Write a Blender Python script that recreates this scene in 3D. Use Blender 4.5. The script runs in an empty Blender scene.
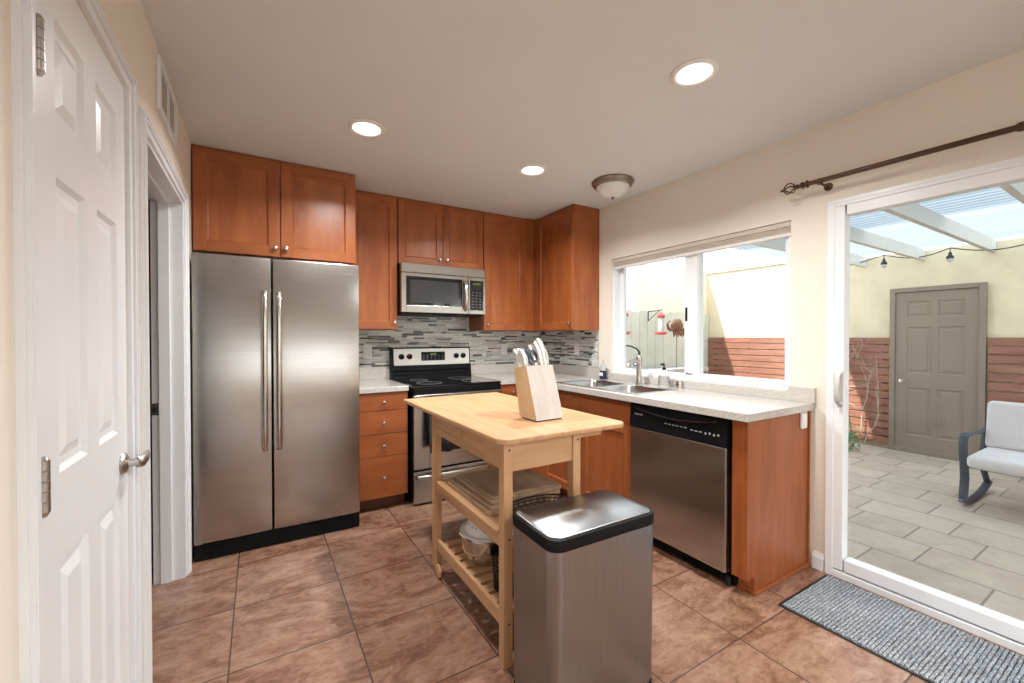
import bpy, bmesh, math, random
from mathutils import Vector, Matrix
PI = math.pi
random.seed(7)
S = bpy.context.scene
COL = S.collection

# ---------------------------------------------------------------- camera
F_PX, YAW, TILT = 420.12, -0.5423, 0.011
CAM = Vector((0.3425, -3.7771, 1.2814))
cd = bpy.data.cameras.new('camera'); cam = bpy.data.objects.new('camera', cd); COL.objects.link(cam)
cd.sensor_width = 36.0; cd.lens = 36.0 * F_PX / 1024; cd.clip_start = 0.02; cd.clip_end = 200
cd.shift_y = 0.0004
cam.location = CAM
cam.rotation_euler = (PI / 2 - TILT, 0, YAW)
S.camera = cam

# ---------------------------------------------------------------- world, sun, exposure
S.view_settings.view_transform = 'Standard'
S.view_settings.look = 'None'
S.view_settings.gamma = 1.0
S.view_settings.use_curve_mapping = False
S.view_settings.exposure = 0.25
w = bpy.data.worlds.new('sky'); S.world = w; w.use_nodes = True
nt = w.node_tree; nt.nodes.clear()
wo = nt.nodes.new('ShaderNodeOutputWorld'); bg = nt.nodes.new('ShaderNodeBackground')
tc = nt.nodes.new('ShaderNodeTexCoord'); sx = nt.nodes.new('ShaderNodeSeparateXYZ')
rp = nt.nodes.new('ShaderNodeValToRGB')
rp.color_ramp.elements[0].position = 0.0; rp.color_ramp.elements[0].color = (1.0, 0.99, 0.97, 1)
rp.color_ramp.elements[1].position = 0.7; rp.color_ramp.elements[1].color = (0.76, 0.87, 1.0, 1)
nt.links.new(tc.outputs['Generated'], sx.inputs[0]); nt.links.new(sx.outputs['Z'], rp.inputs[0])
nt.links.new(rp.outputs[0], bg.inputs[0]); bg.inputs[1].default_value = 2.9
nt.links.new(bg.outputs[0], wo.inputs[0])

sd = bpy.data.lights.new('sun', 'SUN'); sd.energy = 10.0; sd.angle = 0.01; sd.color = (1.0, 0.95, 0.87)
sun = bpy.data.objects.new('sun', sd); COL.objects.link(sun)
sun.rotation_euler = Vector((0.72, -0.31, -1.0)).to_track_quat('-Z', 'Y').to_euler()
LAMP_W = 19.0     # each recessed lamp

# ---------------------------------------------------------------- materials
MATS = {}
def nmat(name):
    m = bpy.data.materials.new(name); m.use_nodes = True
    t = m.node_tree; t.nodes.clear()
    o = t.nodes.new('ShaderNodeOutputMaterial'); b = t.nodes.new('ShaderNodeBsdfPrincipled')
    t.links.new(b.outputs[0], o.inputs[0])
    return m, t, b, o
def coords(t, scale=(1, 1, 1), kind='Object'):
    c = t.nodes.new('ShaderNodeTexCoord'); mp = t.nodes.new('ShaderNodeMapping')
    mp.inputs['Scale'].default_value = scale
    t.links.new(c.outputs[kind], mp.inputs[0]); return mp.outputs[0]
def ramp(t, fac, stops):
    r = t.nodes.new('ShaderNodeValToRGB')
    e = r.color_ramp.elements
    while len(e) > 1: e.remove(e[-1])
    e[0].position = stops[0][0]; e[0].color = (*stops[0][1], 1)
    for p, c in stops[1:]:
        n = e.new(p); n.color = (*c, 1)
    t.links.new(fac, r.inputs[0]); return r.outputs[0]
def noise(t, vec, scale=5, detail=4, rough=.5, dist=0):
    n = t.nodes.new('ShaderNodeTexNoise'); n.inputs['Scale'].default_value = scale
    n.inputs['Detail'].default_value = detail; n.inputs['Roughness'].default_value = rough
    n.inputs['Distortion'].default_value = dist
    t.links.new(vec, n.inputs['Vector']); return n.outputs['Fac']
def bump(t, b, h, strength=.2, dist=.01):
    n = t.nodes.new('ShaderNodeBump'); n.inputs['Strength'].default_value = strength
    n.inputs['Distance'].default_value = dist
    t.links.new(h, n.inputs['Height']); t.links.new(n.outputs[0], b.inputs['Normal'])
def sc(c, k): return tuple(min(1, v * k) for v in c)
def plain(name, col, rough=.5, metal=0, var=.08, scale=6, stretch=(1, 1, 1), bmp=0, spec=.5, coat=0):
    m, t, b, o = nmat(name)
    v = coords(t, stretch)
    n = noise(t, v, scale)
    t.links.new(ramp(t, n, [(.3, sc(col, 1 - var)), (.7, sc(col, 1 + var))]), b.inputs['Base Color'])
    b.inputs['Roughness'].default_value = rough; b.inputs['Metallic'].default_value = metal
    b.inputs['Specular IOR Level'].default_value = spec
    b.inputs['Coat Weight'].default_value = coat
    if bmp: bump(t, b, n, bmp)
    MATS[name] = m; return m
def wood(name, dark, mid, light, stretch, rough=.35, scale=3.0, coat=0.0, bmp=.03):
    m, t, b, o = nmat(name)
    v = coords(t, stretch)
    n1 = noise(t, v, scale, 6, .6, .6)
    t.links.new(ramp(t, n1, [(.25, dark), (.5, mid), (.78, light)]), b.inputs['Base Color'])
    b.inputs['Roughness'].default_value = rough; b.inputs['Coat Weight'].default_value = coat
    b.inputs['Coat Roughness'].default_value = .2
    bump(t, b, n1, bmp); MATS[name] = m; return m
CH = ((.235, .060, .016), (.325, .093, .026), (.40, .128, .038))
wood('cherry_v', *CH, (5, 5, .9), .33, 2.6)
wood('cherry_h', *CH, (.9, 5, 5), .33, 2.6)
wood('cherry_hy', *CH, (5, .9, 5), .33, 2.6)
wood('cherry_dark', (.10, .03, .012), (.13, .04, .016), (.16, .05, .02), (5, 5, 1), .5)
BI = ((.44, .235, .11), (.54, .31, .16), (.62, .385, .22))
wood('birch_y', *BI, (9, .9, 9), .42, 2.6)
wood('birch_x', *BI, (.9, 9, 9), .42, 2.6)
wood('birch_z', *BI, (9, 9, .9), .42, 2.6)
wood('board_wood', (.32, .20, .12), (.40, .27, .175), (.48, .34, .23), (9, 1.2, 9), .55)
wood('block_wood', (.48, .44, .41), (.56, .515, .48), (.62, .58, .545), (6, 6, 1), .5)
wood('block_side', (.50, .34, .19), (.58, .40, .23), (.66, .47, .29), (6, 6, 1), .5)
wood('slat_wood', (.18, .070, .045), (.27, .115, .075), (.36, .18, .125), (5, .7, 5), .6)
wood('grey_brown_wood', (.22, .13, .09), (.30, .19, .13), (.38, .25, .18), (.8, 5, 5), .7)
plain('wall_paint', (.80, .75, .66), .75, var=.015, scale=3, spec=.3)
plain('ceiling_paint', (.71, .72, .705), .85, var=.01, scale=3, spec=.2)
plain('white_paint', (.80, .83, .86), .32, var=.01, spec=.5)
plain('white_vinyl', (.82, .85, .88), .30, var=.01)
plain('white_plastic', (.80, .79, .77), .35, var=.01)
plain('black_plastic', (.006, .006, .007), .45, var=.2, spec=.15)
plain('black_gloss', (.006, .006, .008), .06, var=.2, coat=.5)
plain('black_rubber', (.014, .014, .015), .6, var=.2)
plain('dark_gap', (.02, .015, .012), .8, var=.1)
plain('chrome', (.72, .72, .73), .10, 1.0, .03)
plain('nickel', (.60, .57, .53), .24, 1.0, .05)
plain('bronze', (.10, .055, .035), .35, .7, .15)
plain('hinge_metal', (.50, .49, .46), .30, 1.0, .15, 40)
plain('pewter', (.30, .25, .20), .30, .9, .2, 20)
plain('sink_steel', (.62, .62, .62), .22, 1.0, .05, 12)
plain('pot_steel', (.60, .58, .55), .18, 1.0, .06, 12)
plain('knife_steel', (.80, .79, .77), .30, .85, .05, 12)
plain('frosted_shade', (.78, .76, .72), .45, var=.12, scale=9)
plain('towel_cloth', (.035, .037, .042), .95, var=.3, scale=60, bmp=.3)
plain('shade_fabric', (.62, .56, .48), .9, var=.03)
plain('stucco', (.70, .63, .47), .95, var=.07, scale=5, bmp=.5, spec=.1)
plain('stucco_side', (.80, .73, .60), .95, var=.05, scale=5, bmp=.5, spec=.1)
plain('fence_paint', (.58, .58, .50), .85, var=.06, scale=4)
plain('taupe_paint', (.235, .19, .15), .55, var=.04, scale=3)
plain('pergola_paint', (.60, .60, .57), .55, var=.03)
plain('cushion_fabric', (.62, .60, .62), .95, var=.03, scale=40, bmp=.08)
plain('slate_metal', (.045, .060, .085), .45, .3, .12)
plain('stone_cap', (.42, .40, .38), .8, var=.1, scale=12)
plain('leaf_green', (.13, .24, .10), .7, var=.3, scale=30)
plain('dark_screen', (.045, .045, .047), .12, var=.05)
plain('handle_grey', (.58, .58, .58), .35, var=.03)
plain('twig', (.45, .36, .30), .85, var=.15, scale=20)
plain('red_plastic', (.42, .05, .05), .35, var=.05)
plain('rust_metal', (.20, .10, .065), .6, .5, .35, 20)
plain('terracotta', (.42, .13, .07), .7, var=.1)
plain('blue_plastic', (.012, .055, .30), .3, var=.05)
plain('navy_soap', (.012, .02, .07), .15, var=.05)
plain('clear_grey', (.50, .51, .52), .12, var=.03)
plain('dark_iron', (.03, .03, .035), .5, .6, .1)
plain('beige_plastic', (.62, .55, .45), .5, var=.02)
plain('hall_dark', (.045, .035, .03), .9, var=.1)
plain('second_shelf_grey', (.30, .30, .31), .35, .3, .1)
plain('button_print', (.42, .43, .45), .5, var=.02)

def steel(name, col, stretch, rough=.27):
    m, t, b, o = nmat(name)
    v = coords(t, stretch)
    n = noise(t, v, 1.0, 8, .7)
    n2 = noise(t, coords(t, (1, 1, 1)), 2.2, 3)
    t.links.new(ramp(t, n, [(.3, sc(col, .90)), (.7, sc(col, 1.08))]), b.inputs['Base Color'])
    r = t.nodes.new('ShaderNodeMapRange'); r.inputs['To Min'].default_value = rough - .05; r.inputs['To Max'].default_value = rough + .07
    t.links.new(n2, r.inputs[0]); t.links.new(r.outputs[0], b.inputs['Roughness'])
    b.inputs['Metallic'].default_value = 1.0
    b.inputs['Anisotropic'].default_value = .5
    bump(t, b, n2, .05, .05)
    MATS[name] = m
steel('steel_brushed', (.49, .48, .46), (2, 2, 260), .24)
steel('steel_plain', (.60, .57, .53), (260, 260, 3), .25)
steel('steel_can', (.35, .36, .37), (260, 260, 3), .30)

def glass(name, tint=(.97, .985, .98), refl=1.0):
    m = bpy.data.materials.new(name); m.use_nodes = True; t = m.node_tree; t.nodes.clear()
    o = t.nodes.new('ShaderNodeOutputMaterial'); mix = t.nodes.new('ShaderNodeMixShader')
    tr = t.nodes.new('ShaderNodeBsdfTransparent'); gl = t.nodes.new('ShaderNodeBsdfGlossy'); fr = t.nodes.new('ShaderNodeFresnel')
    tr.inputs[0].default_value = (*tint, 1); gl.inputs['Roughness'].default_value = .0; fr.inputs[0].default_value = 1.45
    ge = t.nodes.new('ShaderNodeNewGeometry'); k = t.nodes.new('ShaderNodeMath'); k.operation = 'SUBTRACT'; k.inputs[0].default_value = 1
    k2 = t.nodes.new('ShaderNodeMath'); k2.operation = 'MULTIPLY'; t.links.new(ge.outputs['Backfacing'], k.inputs[1])
    t.links.new(k.outputs[0], k2.inputs[0]); t.links.new(fr.outputs[0], k2.inputs[1]); t.links.new(k2.outputs[0], mix.inputs[0]); t.links.new(tr.outputs[0], mix.inputs[1]); t.links.new(gl.outputs[0], mix.inputs[2])
    t.links.new(mix.outputs[0], o.inputs[0]); MATS[name] = m
glass('pane_glass')

def emit(name, col, k):
    m = bpy.data.materials.new(name); m.use_nodes = True; t = m.node_tree; t.nodes.clear()
    o = t.nodes.new('ShaderNodeOutputMaterial'); e = t.nodes.new('ShaderNodeEmission')
    e.inputs[0].default_value = (*col, 1); e.inputs[1].default_value = k
    t.links.new(e.outputs[0], o.inputs[0]); MATS[name] = m
emit('lamp_glow', (1.0, .93, .82), 7.0)
emit('clock_glow', (.35, .45, .12), .35)

def mat_floor():
    m, t, b, o = nmat('floor_tile')
    c = t.nodes.new('ShaderNodeTexCoord'); mp = t.nodes.new('ShaderNodeMapping')
    t.links.new(c.outputs['Object'], mp.inputs[0])
    mp.inputs['Location'].default_value = (-.236, .968, 0)
    br = t.nodes.new('ShaderNodeTexBrick'); br.offset = 0; br.squash = 1
    br.inputs['Scale'].default_value = 1; br.inputs['Brick Width'].default_value = .462; br.inputs['Row Height'].default_value = .4475
    br.inputs['Mortar Size'].default_value = .0032; br.inputs['Mortar Smooth'].default_value = .1
    br.inputs['Color1'].default_value = (0, 0, 0, 1); br.inputs['Color2'].default_value = (1, 1, 1, 1); br.inputs['Mortar'].default_value = (.5, .5, .5, 1)
    t.links.new(mp.outputs[0], br.inputs['Vector'])
    # per-tile shift of the stone clouding
    add = t.nodes.new('ShaderNodeVectorMath'); add.operation = 'ADD'
    ml = t.nodes.new('ShaderNodeVectorMath'); ml.operation = 'SCALE'; ml.inputs['Scale'].default_value = 7
    t.links.new(br.outputs['Color'], ml.inputs[0]); t.links.new(ml.outputs[0], add.inputs[1]); 
    m2 = t.nodes.new('ShaderNodeMapping'); m2.inputs['Scale'].default_value = (1, 2.0, 1); m2.inputs['Rotation'].default_value = (0, 0, .5)
    t.links.new(c.outputs['Object'], m2.inputs[0]); t.links.new(m2.outputs[0], add.inputs[0])
    n1 = noise(t, add.outputs[0], 3.4, 9, .66, 1.0)
    n2 = noise(t, add.outputs[0], 14, 9, .72, 1.4)
    mixn = t.nodes.new('ShaderNodeMix'); mixn.inputs[0].default_value = .42
    t.links.new(n1, mixn.inputs[2]); t.links.new(n2, mixn.inputs[3])
    col = ramp(t, mixn.outputs[0], [(.34, (.095, .042, .024)), (.44, (.18, .086, .052)), (.51, (.27, .148, .098)), (.58, (.325, .195, .137)), (.68, (.43, .295, .23))])
    mx = t.nodes.new('ShaderNodeMix'); mx.data_type = 'RGBA'
    t.links.new(br.outputs['Fac'], mx.inputs[0]); t.links.new(col, mx.inputs[6]); mx.inputs[7].default_value = (.075, .042, .030, 1)
    t.links.new(mx.outputs[2], b.inputs['Base Color'])
    b.inputs['Roughness'].default_value = .27
    b.inputs['Specular IOR Level'].default_value = .5
    inv = t.nodes.new('ShaderNodeMath'); inv.operation = 'MULTIPLY_ADD'; inv.inputs[1].default_value = -1; inv.inputs[2].default_value = 1
    t.links.new(br.outputs['Fac'], inv.inputs[0])
    ad = t.nodes.new('ShaderNodeMath'); ad.operation = 'MULTIPLY_ADD'; ad.inputs[1].default_value = .25
    t.links.new(n2, ad.inputs[0]); t.links.new(inv.outputs[0], ad.inputs[2])
    bump(t, b, ad.outputs[0], .35, .004)
    MATS['floor_tile'] = m
mat_floor()
def mat_patio():
    m, t, b, o = nmat('patio_stone')
    c = t.nodes.new('ShaderNodeTexCoord'); mp = t.nodes.new('ShaderNodeMapping')
    t.links.new(c.outputs['Object'], mp.inputs[0]); mp.inputs['Rotation'].default_value = (0, 0, PI / 2)
    br = t.nodes.new('ShaderNodeTexBrick'); br.offset = .37; br.offset_frequency = 2; br.squash = .62; br.squash_frequency = 3
    br.inputs['Scale'].default_value = 1; br.inputs['Brick Width'].default_value = .56; br.inputs['Row Height'].default_value = .36
    br.inputs['Mortar Size'].default_value = .006; br.inputs['Color1'].default_value = (0, 0, 0, 1); br.inputs['Color2'].default_value = (1, 1, 1, 1)
    br.inputs['Mortar'].default_value = (.5, .5, .5, 1)
    t.links.new(mp.outputs[0], br.inputs['Vector'])
    n1 = noise(t, coords(t), 7, 8, .65, .8)
    mixn = t.nodes.new('ShaderNodeMix'); mixn.inputs[0].default_value = .3
    t.links.new(n1, mixn.inputs[2]); t.links.new(br.outputs['Color'], mixn.inputs[3])
    col = ramp(t, mixn.outputs[0], [(.2, (.33, .275, .22)), (.5, (.44, .375, .31)), (.8, (.52, .455, .385))])
    mx = t.nodes.new('ShaderNodeMix'); mx.data_type = 'RGBA'
    t.links.new(br.outputs['Fac'], mx.inputs[0]); t.links.new(col, mx.inputs[6]); mx.inputs[7].default_value = (.20, .17, .15, 1)
    t.links.new(mx.outputs[2], b.inputs['Base Color']); b.inputs['Roughness'].default_value = .6
    bump(t, b, n1, .2, .01); MATS['patio_stone'] = m
mat_patio()
def mat_speckle():
    m, t, b, o = nmat('counter_stone')
    v = coords(t)
    vo = t.nodes.new('ShaderNodeTexVoronoi'); vo.inputs['Scale'].default_value = 330; t.links.new(v, vo.inputs['Vector'])
    n = noise(t, v, 150, 3)
    s = t.nodes.new('ShaderNodeSeparateColor'); t.links.new(vo.outputs['Color'], s.inputs[0])
    mixn = t.nodes.new('ShaderNodeMix'); mixn.inputs[0].default_value = .45
    t.links.new(s.outputs[0], mixn.inputs[2]); t.links.new(n, mixn.inputs[3])
    t.links.new(ramp(t, mixn.outputs[0], [(.15, (.26, .245, .22)), (.32, (.48, .455, .42)), (.6, (.57, .545, .505)), (.85, (.70, .68, .65))]), b.inputs['Base Color'])
    b.inputs['Roughness'].default_value = .16; MATS['counter_stone'] = m
mat_speckle()
def mat_rug():
    m, t, b, o = nmat('rug_pile')
    v = coords(t)
    n = noise(t, v, 130, 2, .6); n2 = noise(t, v, 3, 2)
    mixn = t.nodes.new('ShaderNodeMix'); mixn.inputs[0].default_value = .25
    t.links.new(n, mixn.inputs[2]); t.links.new(n2, mixn.inputs[3])
    t.links.new(ramp(t, mixn.outputs[0], [(.36, (.14, .16, .18)), (.5, (.32, .36, .40)), (.62, (.56, .60, .63))]), b.inputs['Base Color'])
    b.inputs['Roughness'].default_value = .95; bump(t, b, n, 1.0, .01); MATS['rug_pile'] = m
mat_rug()
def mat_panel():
    # translucent ribbed roofing sheet; rib light and shade painted in as colour bands
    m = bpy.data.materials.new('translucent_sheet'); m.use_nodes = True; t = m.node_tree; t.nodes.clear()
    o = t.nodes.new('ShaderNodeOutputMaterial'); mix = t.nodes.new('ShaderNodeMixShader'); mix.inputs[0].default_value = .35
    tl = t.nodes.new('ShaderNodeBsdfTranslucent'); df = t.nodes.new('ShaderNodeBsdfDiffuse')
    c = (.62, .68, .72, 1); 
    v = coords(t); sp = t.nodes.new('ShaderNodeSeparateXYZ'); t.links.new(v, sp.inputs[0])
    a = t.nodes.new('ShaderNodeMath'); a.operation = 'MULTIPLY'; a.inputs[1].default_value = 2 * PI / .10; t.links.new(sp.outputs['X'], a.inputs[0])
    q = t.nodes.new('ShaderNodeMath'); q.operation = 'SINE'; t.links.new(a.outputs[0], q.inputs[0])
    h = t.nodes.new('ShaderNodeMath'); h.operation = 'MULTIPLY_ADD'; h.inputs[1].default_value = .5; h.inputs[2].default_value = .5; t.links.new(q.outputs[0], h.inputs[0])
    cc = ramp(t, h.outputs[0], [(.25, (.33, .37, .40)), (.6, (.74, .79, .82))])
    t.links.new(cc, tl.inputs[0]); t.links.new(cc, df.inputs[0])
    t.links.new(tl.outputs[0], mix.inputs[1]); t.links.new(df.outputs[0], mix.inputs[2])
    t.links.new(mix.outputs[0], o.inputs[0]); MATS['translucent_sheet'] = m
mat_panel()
for nm, c, r in (('tile_a', (.74, .76, .73), .2), ('tile_b', (.56, .58, .56), .2), ('tile_c', (.36, .38, .37), .2),
                 ('tile_d', (.085, .09, .095), .12), ('tile_e', (.62, .66, .63), .15), ('tile_f', (.17, .175, .18), .15)):
    plain(nm, c, r, var=.14, scale=30, stretch=(1, 1, 4))
plain('grout', (.40, .39, .37), .9, var=.05)

# ---------------------------------------------------------------- mesh builder
class MB:
    def __init__(s, xf=None): s.bm = bmesh.new(); s.xf = xf or Matrix()
    def _merge(s, bm, mi=0, smooth=False):
        for f in bm.faces:
            f.material_index = mi; f.smooth = smooth
        bmesh.ops.transform(bm, matrix=s.xf, verts=bm.verts)
        me = bpy.data.meshes.new('tmp'); bm.to_mesh(me); bm.free(); s.bm.from_mesh(me); bpy.data.meshes.remove(me)
        return s
    def box(s, x0, y0, z0, x1, y1, z1, bev=0, mi=0, seg=2, rot=None, smooth=False):
        bm = bmesh.new(); bmesh.ops.create_cube(bm, size=1)
        c = Vector(((x0 + x1) / 2, (y0 + y1) / 2, (z0 + z1) / 2))
        bmesh.ops.scale(bm, vec=(abs(x1 - x0), abs(y1 - y0), abs(z1 - z0)), verts=bm.verts)
        if bev: bmesh.ops.bevel(bm, geom=list(bm.edges), offset=bev, segments=seg, affect='EDGES', profile=.5)
        M = Matrix.Translation(c)
        if rot is not None: M = M @ rot
        bmesh.ops.transform(bm, matrix=M, verts=bm.verts)
        return s._merge(bm, mi, smooth or False)
    def cyl(s, p0, p1, r0, r1=None, n=20, mi=0):
        p0, p1 = Vector(p0), Vector(p1); d = p1 - p0
        bm = bmesh.new(); bmesh.ops.create_cone(bm, cap_ends=True, segments=n, radius1=r0, radius2=r0 if r1 is None else r1, depth=d.length)
        bmesh.ops.transform(bm, matrix=Matrix.Translation((p0 + p1) / 2) @ d.to_track_quat('Z', 'Y').to_matrix().to_4x4(), verts=bm.verts)
        s._merge(bm, mi, True); return s
    def lathe(s, prof, c=(0, 0, 0), axis='Z', n=28, mi=0, M=None):
        bm = bmesh.new(); rings = []
        for r, z in prof:
            rings.append([bm.verts.new((max(r, 1e-5) * math.cos(2 * PI * k / n), max(r, 1e-5) * math.sin(2 * PI * k / n), z)) for k in range(n)])
        for a, b in zip(rings, rings[1:]):
            for k in range(n): bm.faces.new((a[k], a[(k + 1) % n], b[(k + 1) % n], b[k]))
        for rg, fl in ((rings[0], True), (rings[-1], False)):
            bm.faces.new(list(reversed(rg)) if fl else rg)
        R = Matrix()
        if axis == 'X': R = Matrix.Rotation(PI / 2, 4, 'Y')
        if axis == '-X': R = Matrix.Rotation(-PI / 2, 4, 'Y')
        if axis == 'Y': R = Matrix.Rotation(-PI / 2, 4, 'X')
        if axis == '-Y': R = Matrix.Rotation(PI / 2, 4, 'X')
        if M is not None: R = M
        bmesh.ops.transform(bm, matrix=Matrix.Translation(c) @ R, verts=bm.verts)
        bmesh.ops.recalc_face_normals(bm, faces=bm.faces)
        return s._merge(bm, mi, True)
    def tube(s, pts, r, n=10, mi=0, closed=False, flat=None):
        pts = [Vector(p) for p in pts]; bm = bmesh.new(); rings = []
        N = len(pts); up = None
        for i, p in enumerate(pts):
            if closed: d = pts[(i + 1) % N] - pts[i - 1]
            else: d = pts[min(i + 1, N - 1)] - pts[max(i - 1, 0)]
            d.normalize()
            if up is None:
                up = Vector((0, 0, 1)) if abs(d.z) < .9 else Vector((1, 0, 0))
            u = up - d * up.dot(d)
            if u.length < 1e-4: u = d.orthogonal()
            u.normalize(); v = d.cross(u); up = u
            rr = r[i] if isinstance(r, (list, tuple)) else r
            fa, fb = flat or (1, 1)
            rings.append([bm.verts.new(p + u * (rr * fa * math.cos(2 * PI * k / n)) + v * (rr * fb * math.sin(2 * PI * k / n))) for k in range(n)])
        prs = list(zip(rings, rings[1:])) + ([(rings[-1], rings[0])] if closed else [])
        for a, b in prs:
            for k in range(n): bm.faces.new((a[k], a[(k + 1) % n], b[(k + 1) % n], b[k]))
        if not closed: bm.faces.new(list(reversed(rings[0]))); bm.faces.new(rings[-1])
        bmesh.ops.recalc_face_normals(bm, faces=bm.faces)
        return s._merge(bm, mi, True)
    def prism(s, poly, z0, z1, mi=0, bev=0, M=None, smooth=False):
        bm = bmesh.new()
        a = [bm.verts.new((x, y, z0)) for x, y in poly]; b = [bm.verts.new((x, y, z1)) for x, y in poly]
        n = len(poly); bm.faces.new(list(reversed(a))); bm.faces.new(b)
        for k in range(n): bm.faces.new((a[k], a[(k + 1) % n], b[(k + 1) % n], b[k]))
        bmesh.ops.recalc_face_normals(bm, faces=bm.faces)
        if bev:
            ed = [e for e in bm.edges if abs(e.verts[0].co.z - e.verts[1].co.z) < 1e-6]
            bmesh.ops.bevel(bm, geom=ed, offset=bev, segments=2, affect='EDGES', profile=.5)
        if M is not None: bmesh.ops.transform(bm, matrix=M, verts=bm.verts)
        return s._merge(bm, mi, smooth)
    def loft(s, rings, mi=0, cap0=True, cap1=True, smooth=True):
        bm = bmesh.new(); R = [[bm.verts.new(p) for p in rg] for rg in rings]; n = len(R[0])
        for a, b in zip(R, R[1:]):
            for k in range(n): bm.faces.new((a[k], a[(k + 1) % n], b[(k + 1) % n], b[k]))
        if cap0: bm.faces.new(list(reversed(R[0])))
        if cap1: bm.faces.new(R[-1])
        bmesh.ops.recalc_face_normals(bm, faces=bm.faces)
        return s._merge(bm, mi, smooth)
    def build(s, name, mats, parent=None, sharp=True):
        me = bpy.data.meshes.new(name)
        if sharp:
            for e in s.bm.edges:
                if len(e.link_faces) == 2 and e.calc_face_angle(0) > .7: e.smooth = False
        s.bm.to_mesh(me); s.bm.free()
        if isinstance(mats, str): mats = [mats]
        for m in mats: me.materials.append(MATS[m])
        o = bpy.data.objects.new(name, me); COL.objects.link(o)
        if parent is not None: o.parent = parent
        return o
def rrect(x0, y0, x1, y1, r, n=6, rs=None):
    out = []
    rs = rs or (r, r, r, r)
    for (cx, cy, a0, rr) in ((x1, y1, 0, rs[0]), (x0, y1, 90, rs[1]), (x0, y0, 180, rs[2]), (x1, y0, 270, rs[3])):
        px = cx - rr if cx == x1 else cx + rr; py = cy - rr if cy == y1 else cy + rr
        k = n if rr > 0 else 0
        for i in range(k + 1):
            a = math.radians(a0 + (90 * i / k if k else 45))
            out.append((px + rr * math.cos(a), py + rr * math.sin(a)))
    return out
def tag(o, label=None, cat=None, group=None, kind=None):
    if label: o['label'] = label
    if cat: o['category'] = cat
    if group: o['group'] = group
    if kind: o['kind'] = kind
    return o
def thing(name, label, cat, loc=(0, 0, 0), rz=0, group=None, kind=None):
    o = bpy.data.objects.new(name, None); COL.objects.link(o); o.empty_display_size = .1
    o.location = loc; o.rotation_euler = (0, 0, rz); return tag(o, label, cat, group, kind)
def copy_tree(o, parent=None):
    c = o.copy(); COL.objects.link(c)
    if parent is not None: c.parent = parent
    for ch in [x for x in KIDS.get(o.name, [])]: copy_tree(ch, c)
    return c
KIDS = {}
def kids(root):
    def rec(o):
        KIDS[o.name] = list(o.children)
        for c in o.children: rec(c)
    rec(root)
def struct(mb, name, mats, label=None, cat=None):
    o = mb.build(name, mats); o['kind'] = 'structure'
    tag(o, label, cat); return o
def light(name, kind, loc, energy, color=(1, .9, .78), size=.1, rot=(0, 0, 0), parent=None, **k):
    l = bpy.data.lights.new(name, kind); l.energy = energy; l.color = color
    if kind == 'AREA': l.shape = 'DISK'; l.size = size
    if kind in ('POINT', 'SPOT'): l.shadow_soft_size = size
    for a, b in k.items(): setattr(l, a, b)
    o = bpy.data.objects.new(name, l); COL.objects.link(o); o.location = loc; o.rotation_euler = rot
    if parent is not None: o.parent = parent
    return o

# ================================================================ SETTING
HC = 2.443; XR = 2.99; XE = 3.13; YB = -8.2; ZF = -.17; XO = 7.41
DW0, DW1, DWZ = -1.86, -.955, 2.0          # open doorway in the left wall
P0, P1, PZ = -2.705, -2.085, 2.03          # pantry door
WN0, WN1, WNZ0, WNZ1 = -2.519, -1.064, .968, 1.962
SL0, SL1, SLZ = -4.56, -2.705, 2.012       # sliding door opening

b = MB(); b.box(-1.6, YB, -.10, XE - .02, .12, 0); struct(b, 'floor', 'floor_tile', 'brown marbled square tile kitchen floor', 'floor')
b = MB(); b.box(-1.6, YB, HC, XE, .12, HC + .2); struct(b, 'ceiling', 'ceiling_paint', 'flat taupe painted kitchen ceiling', 'ceiling')
b = MB(); b.box(-1.6, 0, 0, XE, .12, HC); struct(b, 'wall_back', 'wall_paint', 'cream wall behind the range and cabinets', 'wall')
b = MB()
b.box(-.13, P0 - .0, PZ, 0, P1, HC); b.box(-.13, YB, 0, 0, P0, HC); b.box(-.13, P1, 0, 0, DW0, HC)
b.box(-.13, DW0, DWZ, 0, DW1, HC); b.box(-.13, DW1, 0, 0, 0, HC)
struct(b, 'wall_left', 'wall_paint', 'cream left wall with white doors', 'wall')
b = MB()
b.box(XR, WN1, 0, XE, 0, HC); b.box(XR, WN0, 0, XE, WN1, WNZ0); b.box(XR, WN0, WNZ1, XE, WN1, HC)
b.box(XR, SL1, 0, XE, WN0, HC); b.box(XR, SL0, SLZ, XE, SL1, HC); b.box(XR, YB, 0, XE, SL0, HC)
struct(b, 'wall_right', 'wall_paint', 'cream right wall with window and sliding door', 'wall')
b = MB()   # unseen rear wall; wide window opening added to let in fill daylight
b.box(-1.6, YB - .12, 0, XE, YB, .8); b.box(-1.6, YB - .12, 2.2, XE, YB, HC); b.box(-1.6, YB - .12, .8, .3, YB, 2.2); b.box(2.7, YB - .12, .8, XE, YB, 2.2)
struct(b, 'wall_front', 'wall_paint', 'cream wall at the far end behind the viewer', 'wall')
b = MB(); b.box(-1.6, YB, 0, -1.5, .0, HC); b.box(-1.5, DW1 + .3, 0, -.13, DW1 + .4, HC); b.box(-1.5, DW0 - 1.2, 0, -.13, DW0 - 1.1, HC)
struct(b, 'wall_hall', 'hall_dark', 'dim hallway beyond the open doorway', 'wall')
b = MB(); b.box(XR + .01, YB, HC + .2, XE, .12, 5.2); b.box(-1.6, YB, 5.2, XE + .3, 1.0, 5.4)
struct(b, 'wall_upper_storey', 'stucco_side', 'upper storey wall of the house above the kitchen', 'wall')

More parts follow.
